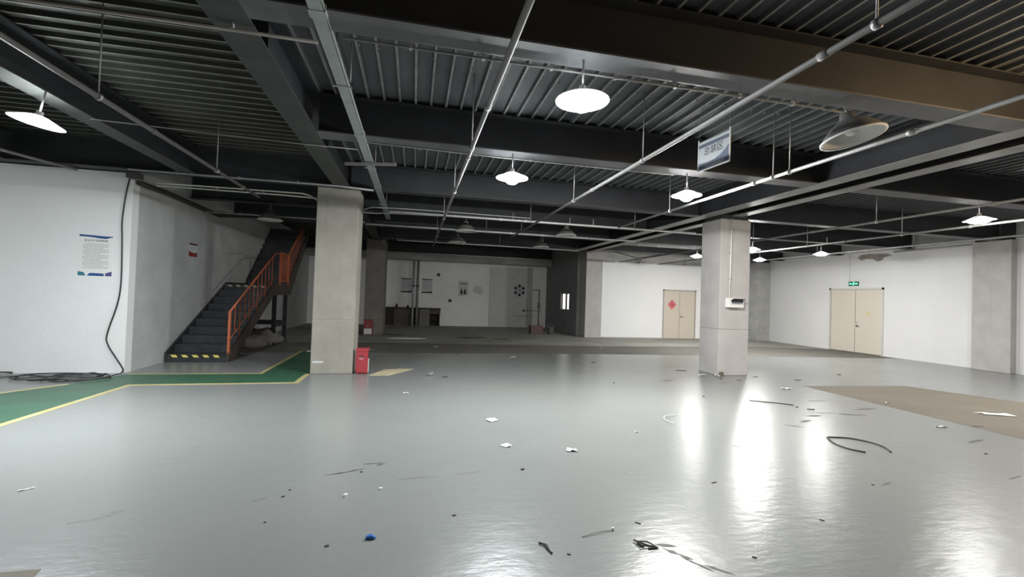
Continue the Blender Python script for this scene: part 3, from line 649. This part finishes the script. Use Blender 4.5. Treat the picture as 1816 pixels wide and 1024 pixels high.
# hanging assembly-area sign
hs = empty('hanging_sign', (3.5, 4.78, 3.48), label='white framed board hung from the deck, marked 总装区', cat='sign')
ux = Vector((math.sin(R(5)), -math.cos(R(5)), 0)); uz = ux.cross(Vector((0, 0, 1)))
Mh = Matrix((ux, Vector((0, 0, 1)), uz)).transposed().to_4x4(); Mh.translation = (3.5, 4.79, 3.475); hs.matrix_world = Mh
MB().box(-.262, .262, -.185, .185, -.003, .003).build('board', SIGNGREY, hs)
MB().box(-.268, .268, -.19, -.178, -.006, .008).box(-.268, .268, .148, .160, -.006, .008).box(-.268, -.256, -.19, .215, -.006, .008).box(.256, .268, -.19, .215, -.006, .008).build('frame', PVC, hs)
for zz in (1,):
    MB().box(-.255, .255, .102, .147, .003, .0042).build('top_band', SIGNBLUE, hs)
    poly = [(-.255, -.178), (.255, -.178), (.255, .03), (.20, -.015), (.12, -.06), (.02, -.092), (-.10, -.10), (-.255, -.085)]
    MB().prism(poly, .003, .0042).build('bottom_band', SIGNBLUE, hs)
    text_mesh('总装区', .11, 'sign_text', INK, hs, T(.0, .035, .0036))
    MB().box(-.14, .18, -.143, -.132, .0042, .0050).box(-.12, .15, -.160, -.152, .0042, .0050).build('caption_bars', SIGNGREY, hs)
for x in (-.25, .25): MB().tube([(x, .16, 0), (x, CEIL - .05 - 3.475, 0)], .002, 5).build('hanging_wire', ROD, hs)
# exit sign
ex = wall_frame('exit_sign', (16.045, 13.63, 2.555), (0, -1, 0), 'small lit green exit sign over the cream double door', 'sign')
MB().box(-.19, .19, -.08, .08, 0, .03).build('housing', GREENBOX, ex)
for sx in (-1, 1): MB().prism([(sx * .175, .0), (sx * .115, .032 * 1), (sx * .115, .014), (sx * .06, .014), (sx * .06, -.014), (sx * .115, -.014), (sx * .115, -.032)][::-sx], .03, .032).build('arrow', EXITLIT, ex)
fig = MB().prism([(.018 + .016 * math.cos(a * .785), .052 + .016 * math.sin(a * .785)) for a in range(8)], .03, .032)
fig.prism([(-.035, .034), (-.028, .026), (.0, .030), (-.008, .0), (-.040, -.030), (-.05, -.052), (-.038, -.058), (-.022, -.034), (.004, -.014), (.018, -.034), (.012, -.06), (.026, -.06), (.034, -.03), (.018, .004), (.024, .024), (.042, .010), (.048, .018), (.028, .038), (.0, .042)], .03, .032)
fig.build('running_figure', EXITLIT, ex)
# switch box on the column with its conduit
bx = wall_frame('switch_box', (7.14, 8.949, 1.665), (1, 0, 0), 'white switch box with open dark cover on the free-standing column', 'switch box')
MB().box(-.20, .20, -.11, .105, 0, .11).build('body', PVC, bx, .008)
MB().box(-.13, .17, .005, .07, .11, .122).build('window_recess', BLACK, bx)
MB().box(-.12, .18, -.004, .004, 0, .08, M=T(0, .066, .115) @ Matrix.Rotation(R(-18), 4, 'X')).build('cover', mat('smoked_cover', (.06, .06, .065), .2), bx)
q = MB()
for i in range(6): q.box(-.115 + i * .047, -.078 + i * .047, -.028, .0, .11, .124)
q.build('breaker_row', INKGREY, bx)
cd = conduit([(-.11 + 7.14, 8.93, 1.77), (7.05, 8.93, 3.58)], .014, 'pale conduit rising from the switch box up the column', PVC, ())
for z in (2.2, 2.8, 3.35): MB().box(7.0, 7.1, 8.93, 8.95, z - .01, z + .01).build('clip', ROD, cd)
# doors
d1 = empty('door_1', (11.72, 18.17, 0), label='beige double door with a red paper diamond in the white far wall', cat='door', kind='structure')
MB().box(-.82, -.77, -.04, .03, 0, 2.2).box(.77, .82, -.04, .03, 0, 2.2).box(-.82, .82, -.04, .03, 2.14, 2.2).build('door_frame', FRAMEM, d1)
for sx in (-1, 1): MB().box(min(0, sx * .77) + .006, max(0, sx * .77) - .006, -.02, .02, .012, 2.135).build('door_leaf', DOORM, d1)
MB().box(-.012, .012, -.018, .018, .012, 2.135).build('centre_gap', BLACK, d1)
h = MB().box(.05, .09, -.03, -.02, .95, 1.05).tube([(.07, -.02, 1.0), (.07, -.06, 1.0), (.19, -.06, .99)], .011, 8).build('door_handle', STEEL, d1)
MB().lathe([(.018, 0), (.018, .012), (.001, .014)], 10, M=T(.07, -.02, 1.14) @ Matrix.Rotation(R(90), 4, 'X')).build('lock', STEEL, d1)
fu = wall_frame('paper_diamond', (11.34, 18.149, 1.53), (1, 0, 0), 'red paper diamond stuck on the beige double door, marked 福', 'decoration')
MB().prism([(0, -.235), (.215, 0), (0, .235), (-.215, 0)], 0, .002).build('sheet', FUR, fu)
MB().prism([(0, -.20), (.18, 0), (0, .20), (-.18, 0)], .002, .0025).build('inner_panel', mat('pink_print', (.70, .20, .22), .6), fu)
text_mesh('福', .24, 'character', mat('deep_red_print', (.30, .015, .03), .6), fu, T(0, 0, .003))
d2 = empty('door_2', (16.05, 13.575, 0), label='cream double door in the long white wall under the exit sign', cat='door', kind='structure')
MB().box(-.03, .10, -1.045, -.985, 0, 2.40).box(-.03, .10, .985, 1.045, 0, 2.40).box(-.03, .10, -1.045, 1.045, 2.33, 2.40).build('door_frame', FRAMEW, d2)
for sx in (-1, 1): MB().box(.005, .05, min(0, sx * .985) + .008, max(0, sx * .985) - .008, .015, 2.325).build('door_leaf', DOORM2, d2)
MB().box(.01, .045, -.012, .012, .015, 2.325).build('centre_gap', BLACK, d2)
MB().box(-.005, .005, -.10, -.05, .94, 1.04).tube([(.0, -.07, 1.0), (-.05, -.07, 1.0), (-.05, -.21, .985)], .012, 8).build('door_handle', STEEL, d2)
MB().lathe([(.02, 0), (.02, .014), (.001, .016)], 10, M=T(.005, -.06, 1.13) @ Matrix.Rotation(R(-90), 4, 'Y')).build('lock', STEEL, d2)
MB().prism([(-.50, 1.46), (-.42, 1.50), (-.30, 1.49), (-.28, 1.45), (-.40, 1.43)], 0, .002, M=Matrix(((0, 0, -1, .005), (1, 0, 0, -.12), (0, 1, 0, 0), (0, 0, 0, 1)))).build('yellow_mark', mat('yellow_smear', (.62, .58, .22), .6), d2)

# ------------------------------------------------------------------ red boxes by the columns
def ext_box(loc, rz, w, d, hgt, red, label, low_white=False):
    o = empty('extinguisher_box', loc, (0, 0, rz), label, 'fire box')
    MB().box(-w / 2, w / 2, -d / 2, d / 2, .02, hgt - .05).box(-w / 2 + .02, w / 2 - .02, -d / 2 + .02, d / 2 - .02, 0, .02).build('body', red, o, .006)
    MB().box(-w / 2 - .006, w / 2 + .006, -d / 2 - .006, d / 2 + .01, hgt - .05, hgt).build('lid', red, o, .006)
    MB().box(-w / 2 + .012, w / 2 - .012, -d / 2 - .006, -d / 2, .03, hgt - .06).build('door', red, o)
    MB().box(-.055, .035, -d / 2 - .012, -d / 2 - .006, hgt * .68, hgt * .71).build('slot', BLACK, o)
    q = MB()
    for i in range(2): q.box(-.055, .03, -d / 2 - .0075, -d / 2 - .006, hgt * .64 - i * .03, hgt * .65 - i * .03)
    q.build('caption_bars', PAPER, o)
    if low_white: MB().box(-w / 2 + .015, w / 2 - .02, -d / 2 - .009, -d / 2 - .006, .03, hgt * .42).build('white_label', PAPERDIM, o)
    else:
        MB().box(w / 2, w / 2 + .003, -d / 2 + .015, d / 2 - .01, .03, hgt * .58).build('side_label', mat('pale_label', (.52, .58, .56), .6), o)
        MB().box(w / 2, w / 2 + .004, -d / 2 + .04, d / 2 - .02, hgt * .60, hgt - .06).build('side_opening', BLACK, o)
        MB().box(w / 2 + .006, w / 2 + .07, d / 2 - .05, d / 2 - .02, hgt - .045, hgt - .03).build('latch', BRACKET, o)
    return o
ext_box((-.955, 9.42, 0), 0, .23, .22, .50, RED, 'bright red extinguisher box against the free-standing beige column')
ext_box((-1.66, 17.95, 0), 0, .32, .24, .58, DARKRED, 'dim red extinguisher box with a white label by the unlit room', True)

# ------------------------------------------------------------------ cable hanging on the wall and coiled on the floor
up_pts = [(-5.13, 9.485, 3.66), (-5.19, 9.485, 3.35), (-5.24, 9.485, 2.8), (-5.225, 9.485, 2.38), (-5.21, 9.485, 1.66), (-5.25, 9.485, 1.25), (-5.38, 9.485, .73), (-5.37, 9.485, .53), (-5.22, 9.47, .28), (-5.09, 9.44, .09), (-5.07, 9.36, .02)]
cp = [(-5.07, 9.36, .02), (-5.12, 9.0, .014), (-5.4, 8.72, .014)]
def loop(cx, cy, ax, ay, t0, t1, z, n=14, wob=.04):
    out = []
    for i in range(n + 1):
        t = t0 + (t1 - t0) * i / n
        out.append((cx + (ax + random.uniform(-wob, wob)) * math.cos(t), cy + (ay + random.uniform(-wob, wob)) * math.sin(t), z + random.uniform(0, .02)))
    return out
pi = math.pi
cp += loop(-5.45, 8.90, .46, .30, -.5 * pi, -2.4 * pi, .016, wob=.015)
cp += loop(-5.80, 9.02, .62, .34, -.4 * pi, -2.6 * pi, .022, wob=.015)
cp += loop(-5.50, 9.06, .36, .20, -.6 * pi, -2.3 * pi, .03, wob=.01)
cp += [(-6.1, 9.1, .02), (-6.45, 9.32, .014), (-6.35, 8.95, .014), (-6.1, 8.98, .02), (-5.6, 9.25, .03), (-5.9, 9.40, .02), (-6.3, 9.36, .014), (-6.6, 9.05, .014), (-7.1, 8.8, .014), (-8.2, 8.9, .014)]
cb = empty('power_cable', (-5.07, 9.36, 0), label='black cable hanging down the poster wall and lying in loose coils on the floor', cat='cable')
o = MB().tube(smooth_path(up_pts, 6), .0125, 8).build('hanging_run', CABLE, cb); o.location = (5.07, -9.36, 0)
o = MB().tube(smooth_path(cp, 5), .0095, 7).build('coil', CABLE, cb); o.location = (5.07, -9.36, 0)
tag(MB().tube(smooth_path([(-8.9, 9.40, .03), (-7.4, 9.36, .03), (-6.9, 9.44, .03), (-6.75, 9.47, .02)], 6), .012, 7).build('power_cable', CABLE), 'second black cable lying flat along the foot of the poster wall', 'cable')

# ------------------------------------------------------------------ sacks under the stairs
def blob(name, c, r, seed, mtl, label, cat, group=None):
    rn = random.Random(seed); v = []; f = []; nu, nv = 14, 8
    ph = [rn.uniform(0, 6.28) for _ in range(6)]
    for j in range(nv + 1):
        th = pi * j / nv
        for i in range(nu):
            a = 2 * pi * i / nu
            k = 1 + .16 * math.sin(3 * a + ph[0]) * math.sin(th) + .12 * math.sin(5 * a + ph[1] + 3 * th) + .10 * math.sin(2 * th * 2 + ph[2] + a)
            v.append((r[0] * k * math.sin(th) * math.cos(a), r[1] * k * math.sin(th) * math.sin(a), max(0, r[2] * (k * math.cos(th)) + r[2] * .8)))
    for j in range(nv):
        for i in range(nu): f.append((j * nu + i, (j + 1) * nu + i, (j + 1) * nu + (i + 1) % nu, j * nu + (i + 1) % nu))
    o = MB().add(v, f, 0, True).build(name, mtl); o.location = c
    return tag(o, label, cat, group)
blob('sack', (-4.35, 13.45, 0), (.42, .30, .20), 1, BAG, 'grey dusty sack lying under the lower stair flight', 'sack')
blob('sack', (-4.15, 14.20, 0), (.42, .30, .26), 2, BAG, 'paler bulging sack lying under the stair landing', 'sack')
blob('sack', (-4.75, 15.0, 0), (.26, .26, .22), 5, BAG, 'grey sack pushed against the wall behind the stair posts', 'sack')

# ------------------------------------------------------------------ unlit back room
cn = empty('counter', (-.05, 23.35, 0), label='dark broken counter with open bays along the back wall', cat='counter')
MB().box(-1.46, 1.42, -.30, .34, .86, .92).build('worktop', DARKBROWN, cn, .01)
for a, b_, mtl in ((-1.44, -.98, DARKBROWN), (-.90, -.02, WOOD), (.20, .34, DARKBROWN)):
    MB().box(a, b_, -.24, -.20, .04, .86).build('front_panel', mtl, cn)
MB().box(.36, .86, -.25, -.21, .03, .86).build('front_panel', GREYBOARD, cn)['label'] = 'pale grey front panel'
for x in (-1.45, -.95, .0, .18, .88, 1.36): MB().box(x - .02, x + .02, -.22, .32, .0, .86).build('partition', DARKBROWN, cn)
MB().box(.88, 1.40, -.24, -.20, .62, .86).build('drawer_front', WOOD, cn)
MB().box(-1.44, 1.38, .28, .32, .03, .86).build('back_board', DARKBROWN, cn)
MB().box(.90, 1.34, -.20, .28, .30, .32).build('shelf', WOOD, cn)
MB().box(.02, .16, -.235, -.2, .5, .54).box(.02, .16, -.235, -.2, .24, .27).box(.02, .16, -.235, -.2, .06, .09).build('rung', GREYBOARD, cn)
MB().box(-1.48, 1.44, -.32, .34, 0, .03).build('plinth', GREYBOARD, cn)
for x, hh, l in ((-.82, .17, 'taller dark bottle on the back room counter'), (-.28, .12, 'short dark jar on the back room counter')):
    o = empty('bottle', (x, 23.3, .92), label=l, cat='bottle')
    MB().lathe([(.001, 0), (.05, 0), (.055, .02), (.055, hh * .7), (.03, hh * .85), (.03, hh)], 12).build('body', BLACK, o)
    MB().lathe([(.034, hh - .02), (.034, hh + .015), (.001, hh + .015)], 10).build('cap', BRACKET, o)
def sheet(x0, x1, z0, z1, label, bands=True, mtl=PAPERDIM):
    o = wall_frame('wall_poster', ((x0 + x1) / 2, 23.699, (z0 + z1) / 2), (1, 0, 0), label, 'poster')
    w, h_ = (x1 - x0) / 2, (z1 - z0) / 2
    MB().box(-w, w, -h_, h_, 0, .004).build('sheet', mtl, o)
    if bands:
        MB().prism([(-w, h_), (-w, h_ - .05), (0, h_ - .06), (w, h_ - .05), (w, h_ - .02)], .004, .006).build('top_band', INK, o)
        MB().prism([(-w, -h_), (w, -h_), (w, -h_ + .11), (w * .6, -h_ + .08), (-w, -h_ + .06)], .004, .006).build('bottom_band', INK, o)
        q = MB()
        for i in range(6): q.box(-w * .75, w * .75, h_ - .16 - i * .07, h_ - .145 - i * .07, .004, .005)
        q.build('text_lines', INKGREY, o)['kind'] = 'stuff'
    return o
sheet(-.66, -.12, 1.68, 2.42, 'dim poster with dark bands hung on the stair side of the vertical pipes')
sheet(.38, .92, 1.68, 2.42, 'dim poster with dark bands hung past the vertical pipes')
p3 = sheet(2.28, 2.80, 1.58, 2.38, 'dim poster with a heading and two black figures', False, PAPERDIM)
q = MB()
for i in range(6): q.box(-.18 + i * .062, -.132 + i * .062, .24, .29, .004, .006)
q.build('heading', INK, p3)
for x in (-.09, .09): MB().prism([(x - .06, -.30), (x + .06, -.30), (x + .065, -.14), (x + .03, -.06), (x + .025, .0), (x - .025, .0), (x - .03, -.06), (x - .065, -.14)], .004, .006).build('figure', INK, p3)
MB().prism([(.05, -.42), (.24, -.36), (.24, -.30), (.05, -.33)], .004, .03).build('curled_corner', PAPER, p3)
p4 = sheet(1.78, 2.12, 1.98, 2.10, 'small torn pale strip stuck beside the figure poster', False, PAPER)
p5 = wall_frame('wall_poster', (3.30, 23.699, 1.95), (1, 0, 0), 'torn dim sheet peeling off the back wall', 'poster')
MB().prism([(-.28, .22), (-.22, -.12), (-.02, -.20), (.18, -.26), (.26, -.10), (.2, .16), (-.05, .2)], 0, .004).build('sheet', PAPERDIM, p5)
MB().prism([(.20, -.26), (.31, -.12), (.29, .04), (.24, -.1)], .004, .05).build('peeled_edge', PAPER, p5)
MB().prism([(-.28, .22), (-.18, .20), (-.14, .08), (-.26, .07)], .004, .03).build('peeled_corner', PAPER, p5)
p6 = wall_frame('wall_poster', (5.58, 23.659, 2.0), (1, 0, 0), 'dim sheet printed with a ring of six dark discs', 'poster')
MB().box(-.36, .40, -.36, .40, 0, .004).build('sheet', PAPERDIM, p6)
for i in range(6):
    a = R(90 + 60 * i); c = (.24 * math.cos(a), .24 * math.sin(a))
    MB().prism([(c[0] + .085 * math.cos(t * .524), c[1] + .085 * math.sin(t * .524)) for t in range(12)], .004, .006).build('disc', INK, p6)
MB().prism([(.11 * math.cos(t * 1.047), .11 * math.sin(t * 1.047)) for t in range(6)], .004, .006).build('disc', INKGREY, p6)
MB().box(.34, .40, -.42, .36, .004, .02).build('pale_edge', PAPER, p6)
for x, z, l in ((1.22, 2.66, 'dark round hole above the dim posters on the back wall'), (1.86, 1.33, 'dark round hole under the torn strip on the back wall')):
    o = wall_frame('wall_hole', (x, 23.699, z), (1, 0, 0), l, 'hole')
    MB().prism([(.085 * math.cos(t * .524), .075 * math.sin(t * .524)) for t in range(12)], 0, .004).build('hole', BLACK, o)
    MB().lathe([(.085, 0), (.095, .008), (.10, 0)], 12).build('ring', GREYBOARD, o)
# leftovers at the window end of the room
sd = empty('metal_stand', (6.0, 21.2, 0), label='thin rusty metal stand left near the small window', cat='stand')
MB().tube([(0, 0, .02), (0, 0, 2.05)], .025, 8).build('pole', BRACKET, sd)
MB().tube([(0, 0, 2.0), (-.25, 0, 2.02), (-.32, 0, 1.95)], .018, 8).build('top_arm', BRACKET, sd)
MB().tube([(-.75, 0, .98), (.1, 0, 1.0)], .016, 8).lathe([(.001, -.06), (.06, -.05), (.06, .05), (.001, .06)], 10, M=T(-.75, 0, .98)).build('cross_arm', BRACKET, sd)
MB().box(-.05, .05, -.05, .05, 1.1, 1.4).build('control_box', BRACKET, sd)
for a in (0, 120, 240): MB().tube([(0, 0, .12), (.35 * math.cos(R(a)), .35 * math.sin(R(a)), .015)], .016, 6).build('leg', BRACKET, sd)
o = empty('crate', (5.45, 19.6, 0), label='dull reddish crate on the floor of the unlit room', cat='crate')
MB().box(-.28, .28, -.2, .2, 0, .03).box(-.28, .28, -.2, -.18, .03, .36).box(-.28, .28, .18, .2, .03, .36).box(-.28, -.26, -.18, .18, .03, .36).box(.26, .28, -.18, .18, .03, .36).build('body', mat('dull_red_plastic', (.10, .05, .05), .6), o)
MB().box(-.3, .3, -.22, -.2, .32, .37).box(-.3, .3, .2, .22, .32, .37).build('rim', mat('dull_red_rim', (.13, .06, .06), .6), o)
o = empty('bucket', (6.1, 19.5, 0), label='grey bucket beside the reddish crate', cat='bucket')
MB().lathe([(.001, .005), (.13, .005), (.17, .32), (.18, .33), (.165, .325), (.125, .02), (.001, .02)], 16).build('body', GREYBOARD, o)
MB().tube([(.175 * math.cos(R(a)), 0, .32 + .14 * math.sin(R(a))) for a in range(0, 181, 20)], .005, 5).build('handle', ROD, o)
tag(MB().prism([(-.6, -.1), (.1, -.2), (.75, -.1), (.5, .15), (-.2, .22)], 0, .012).build('cardboard_sheet', PAPER), 'pale flattened sheet on the dark concrete before the counter', 'sheet').location = (-.25, 16.7, .002)
tag(MB().prism([(-.55, -.05), (-.1, -.18), (.6, -.08), (.45, .1), (-.1, .14)], 0, .02).build('rubble_strip', DEBRIS), 'dark heap of sweepings on the unlit room floor', 'debris').location = (2.2, 17.2, .002)
tag(MB().prism([(-.35, -.05), (.3, -.08), (.35, .06), (-.2, .1)], 0, .015).build('rubble_strip', DEBRIS), 'short dark heap of sweepings beside the longer one', 'debris').location = (3.3, 16.9, .002)
tag(MB().prism([(-.45, -.12), (.3, -.16), (.5, .05), (-.2, .16)], 0, .03).build('dark_cloth', DEBRIS), 'dark rag lying at the foot of the dim column', 'rag').location = (-.75, 17.9, .002)

# ------------------------------------------------------------------ litter on the floor
def scrap(x, y, w, d, rz, label, mtl=PAPER, name='paper_scrap', cat='paper', seed=0, lift=.012, group=None):
    rn = random.Random(seed + int(x * 100) + int(y * 37)); nx, ny = 5, 4; v = []; f = []
    for j in range(ny):
        for i in range(nx):
            u, t = i / (nx - 1) - .5, j / (ny - 1) - .5
            ed = abs(u) > .4 or abs(t) > .4
            v.append((u * w + rn.uniform(-.09, .09) * w, t * d + rn.uniform(-.10, .10) * d, .003 + rn.random() * lift * (1.5 if ed else .5)))
    n = len(v); v += [(a, b_, c - .0015) for a, b_, c in v]
    for j in range(ny - 1):
        for i in range(nx - 1):
            a = j * nx + i; f.append((a, a + 1, a + nx + 1, a + nx)); f.append((n + a, n + a + nx, n + a + nx + 1, n + a + 1))
    o = MB().add(v, f, 0, True).build(name, mtl); o.location = (x, y, 0); o.rotation_euler = (0, 0, rz)
    return tag(o, label, cat, group)
scrap(1.06, 5.80, .13, .12, .4, 'curled white paper scrap, farther of two in the open grey floor')
scrap(1.05, 4.79, .085, .09, .8, 'flat white paper scrap nearer than the curled one')
scrap(1.71, 4.57, .11, .08, -.2, 'off-white torn paper scrap beside the flat white one', PAPERDIM)
scrap(.38, 9.08, .10, .10, .3, 'crumpled white paper near the worn yellow marking', lift=.06)
scrap(-.07, 7.50, .08, .06, .1, 'tiny white paper fleck between the red box and the paper scraps')
scrap(7.22, 7.49, .20, .10, .1, 'white torn paper beside the tip of the brown strip')
scrap(9.15, 5.38, .42, .16, -.35, 'long pale paper scrap lying on the brown strip')
scrap(7.29, 4.88, .13, .05, -.3, 'small white paper scrap at the edge of the brown strip')
scrap(8.06, 6.23, .09, .05, -.2, 'small pale paper fleck on the brown strip')
scrap(6.44, 9.00, .18, .10, .1, 'white paper scrap at the foot of the switch box column')
scrap(6.70, 8.86, .10, .08, .5, 'crumpled white scrap touching the switch box column', lift=.05)
scrap(.72, 14.1, .12, .10, .2, 'white fleck of paper on the dark floor strip')
scrap(2.66, 11.8, .15, .10, .2, 'small white scrap just before the dark floor strip')
scrap(-2.88, 4.22, .09, .018, .7, 'thin white strip of paper alone on the grey floor', mtl=PAPER, lift=.003)
scrap(10.9, 5.85, .18, .10, .2, 'white scrap at the far edge of the brown strip')
scrap(-4.05, 12.2, .14, .09, .2, 'white scrap on the floor beside the stair stringer')
scrap(-2.55, 12.75, .3, .12, .1, 'pale scrap on the green walkway behind the column')
scrap(2.75, 5.1, .03, .03, 0, 'tiny white fleck on the open floor past the torn scrap')
# white curled strip of plastic
tag(MB().tube(smooth_path([(3.45, 5.38, .008), (3.40, 5.55, .03), (3.52, 5.70, .035), (3.72, 5.78, .01)], 6), .0055, 6).build('plastic_strip', PAPERDIM), 'white curled plastic strip on the grey floor before the switch box column', 'strip')
# cigarette-like white bits
def bit(x, y, L, w, rz, label, mtl=DEBRIS, name='debris_chip', cat='debris', group=None, hgt=.012):
    rn = random.Random(int(x * 991) + int(y * 131))
    poly = [(L * .5 * math.cos(t * 1.047) * rn.uniform(.7, 1.1), w * .5 * math.sin(t * 1.047) * rn.uniform(.7, 1.1)) for t in range(6)]
    o = MB().prism(poly, 0, hgt).build(name, mtl); o.location = (x, y, .0); o.rotation_euler = (0, 0, rz)
    return tag(o, label, cat, group)
bit(-.47, 3.76, .045, .022, .8, 'small white chip with a dark end on the near grey floor', PAPER, 'plastic_chip', 'chip', hgt=.02)
bit(-.21, 3.86, .04, .022, .3, 'small white chip closest to the black scuff', PAPER, 'plastic_chip', 'chip', hgt=.014)
bit(1.43, 2.955, .02, .018, 0, 'white-topped screw cap at the end of a thin wire', PAPER, 'screw_cap', 'cap', hgt=.02)
o = blob('plastic_wad', (-.22, 3.10, 0), (.032, .024, .014), 9, BLUEPLASTIC, 'crumpled bright blue plastic wad on the grey floor', 'litter')
tag(MB().tube(smooth_path([(1.18, 2.90, .004), (1.3, 2.93, .01), (1.42, 2.95, .006)], 4), .0025, 5).build('wire_scrap', PIPEGREY), 'hair-thin wire scrap ending at the white screw cap', 'wire')
tag(MB().tube(smooth_path([(.865, 2.87, .008), (.90, 2.83, .012), (.905, 2.79, .008), (.915, 2.74, .008)], 5), [.007] * 5 + [.010] * 6 + [.006] * 5, 6).build('bent_strip', DEBRIS), 'short bent dark strip on the near grey floor', 'strip')
tag(MB().tube(smooth_path([(5.03, 4.10, .010), (4.95, 4.22, .010), (4.95, 4.40, .010), (5.06, 4.60, .010), (5.10, 4.625, .014), (5.20, 4.62, .010), (5.36, 4.56, .010), (5.47, 4.38, .010), (5.45, 4.22, .010), (5.35, 4.07, .010)], 6), .009, 8).build('cable_scrap', mat('olive_cable', (.035, .04, .022), .6)), 'bent olive cable offcut lying open like a loop on the floor', 'cable')
tag(MB().tube([(5.62, 6.58, .006), (5.95, 6.40, .006), (6.15, 6.22, .006)], .008, 6).build('thin_rod', DEBRIS), 'thin dark rod on the floor below the switch box column', 'rod')
# nest of wire and leaf scraps
nw = empty('scrap_tangle', (1.56, 2.75, 0), label='tangle of dark leaf and wire scraps beside the bright floor glare', cat='debris')
MB().tube([(-.05, .05, .01), (-.03, -.02, .025), (.0, -.03, .015), (.06, -.05, .006)], .006, 6).build('wire', DEBRIS, nw)
MB().tube([(-.03, .03, .01), (.02, .0, .02), (.07, -.055, .006), (.0, -.055, .006)], .005, 6).build('wire', DEBRIS, nw)
MB().prism([(-.05, .01), (-.02, -.03), (.0, -.01), (-.02, .03)], .004, .012).build('leaf', mat('dry_leaf', (.12, .10, .06), .7), nw)
MB().prism([(-.035, -.005), (-.025, -.02), (-.018, .0)], .013, .016).build('foil', PAPER, nw)
G = 'dark specks of debris on the grey floor'
for x, y, L, w, rz, lab in ((-.48, 3.05, .035, .028, .3, 'black crumb before the blue plastic wad'), (-.92, 3.94, .022, .016, .2, 'farther of two small dark crumbs on the open grey floor'),
        (-.94, 3.82, .03, .02, .5, 'nearer of two small dark crumbs on the open grey floor'), (-.40, 4.25, .035, .02, -.4, 'dark crumb at the end of the black scuff'),
        (1.66, 3.02, .05, .012, -.7, 'dark sliver behind the scrap tangle'), (2.2, 2.5, .03, .012, -.5, 'short dark sliver on the bright glare near the scrap tangle'),
        (2.72, 3.6, .07, .010, .2, 'thin dark sliver below the brightest floor glare'), (3.1, 2.85, .04, .014, -.8, 'slanting dark sliver on the bare floor past the scrap tangle'),
        (1.06, 4.12, .05, .03, .2, 'brown fleck on the floor below the white paper scraps'), (6.9, 8.4, .12, .025, 0, 'dark sliver in front of the switch box column'),
        (7.62, 8.75, .14, .03, .1, 'dark sliver beside the foot of the switch box column'), (6.3, 9.62, .3, .03, -.3, 'long dark sliver behind the switch box column foot'),
        (8.35, 8.35, .16, .04, -.5, 'dark leaf scrap beyond the tip of the brown strip'), (10.2, 9.0, .14, .06, 0, 'dark scrap on the pale floor before the cream double door'),
        (6.1, 6.1, .05, .04, 0, 'dark dot between the brown strip and the thin rod'), (6.2, 5.95, .12, .03, -.3, 'dark strip behind the olive cable offcut'),
        (.66, 8.93, .16, .05, 0, 'black sliver beside the crumpled paper near the yellow marking'), (7.9, 4.85, .2, .025, -.2, 'dark sliver at the near edge of the brown strip'),
        (6.55, 8.55, .05, .04, 0, 'dark dot in the reflection of the switch box column')):
    bit(x, y, L, w, rz, lab, hgt=.006 if w < .03 else .012)
for x, y, L, w, rz in ((-.95, 3.42, .016, .014, 0), (.35, 3.33, .03, .02, 0), (1.02, 2.72, .03, .015, -.6), (5.0, 6.95, .05, .04, 0), (6.5, 3.9, .06, .02, .1), (6.35, 3.35, .05, .025, 0),
                       (4.2, 3.35, .03, .02, 0), (4.6, 10.9, .12, .06, 0), (8.3, 11.1, .14, .06, .2), (3.9, 8.2, .06, .04, 0), (1.2, 12.3, .1, .05, 0)):
    bit(x, y, L, w, rz, 'dark speck of debris on the grey floor', group=G, hgt=.006 if w < .03 else .012)
bit(6.83, 8.88, .16, .09, .4, 'clump of brown dirt at the corner of the switch box column', mat('brown_dirt', (.13, .11, .08), .9), 'dirt_clump', 'debris', hgt=.09)
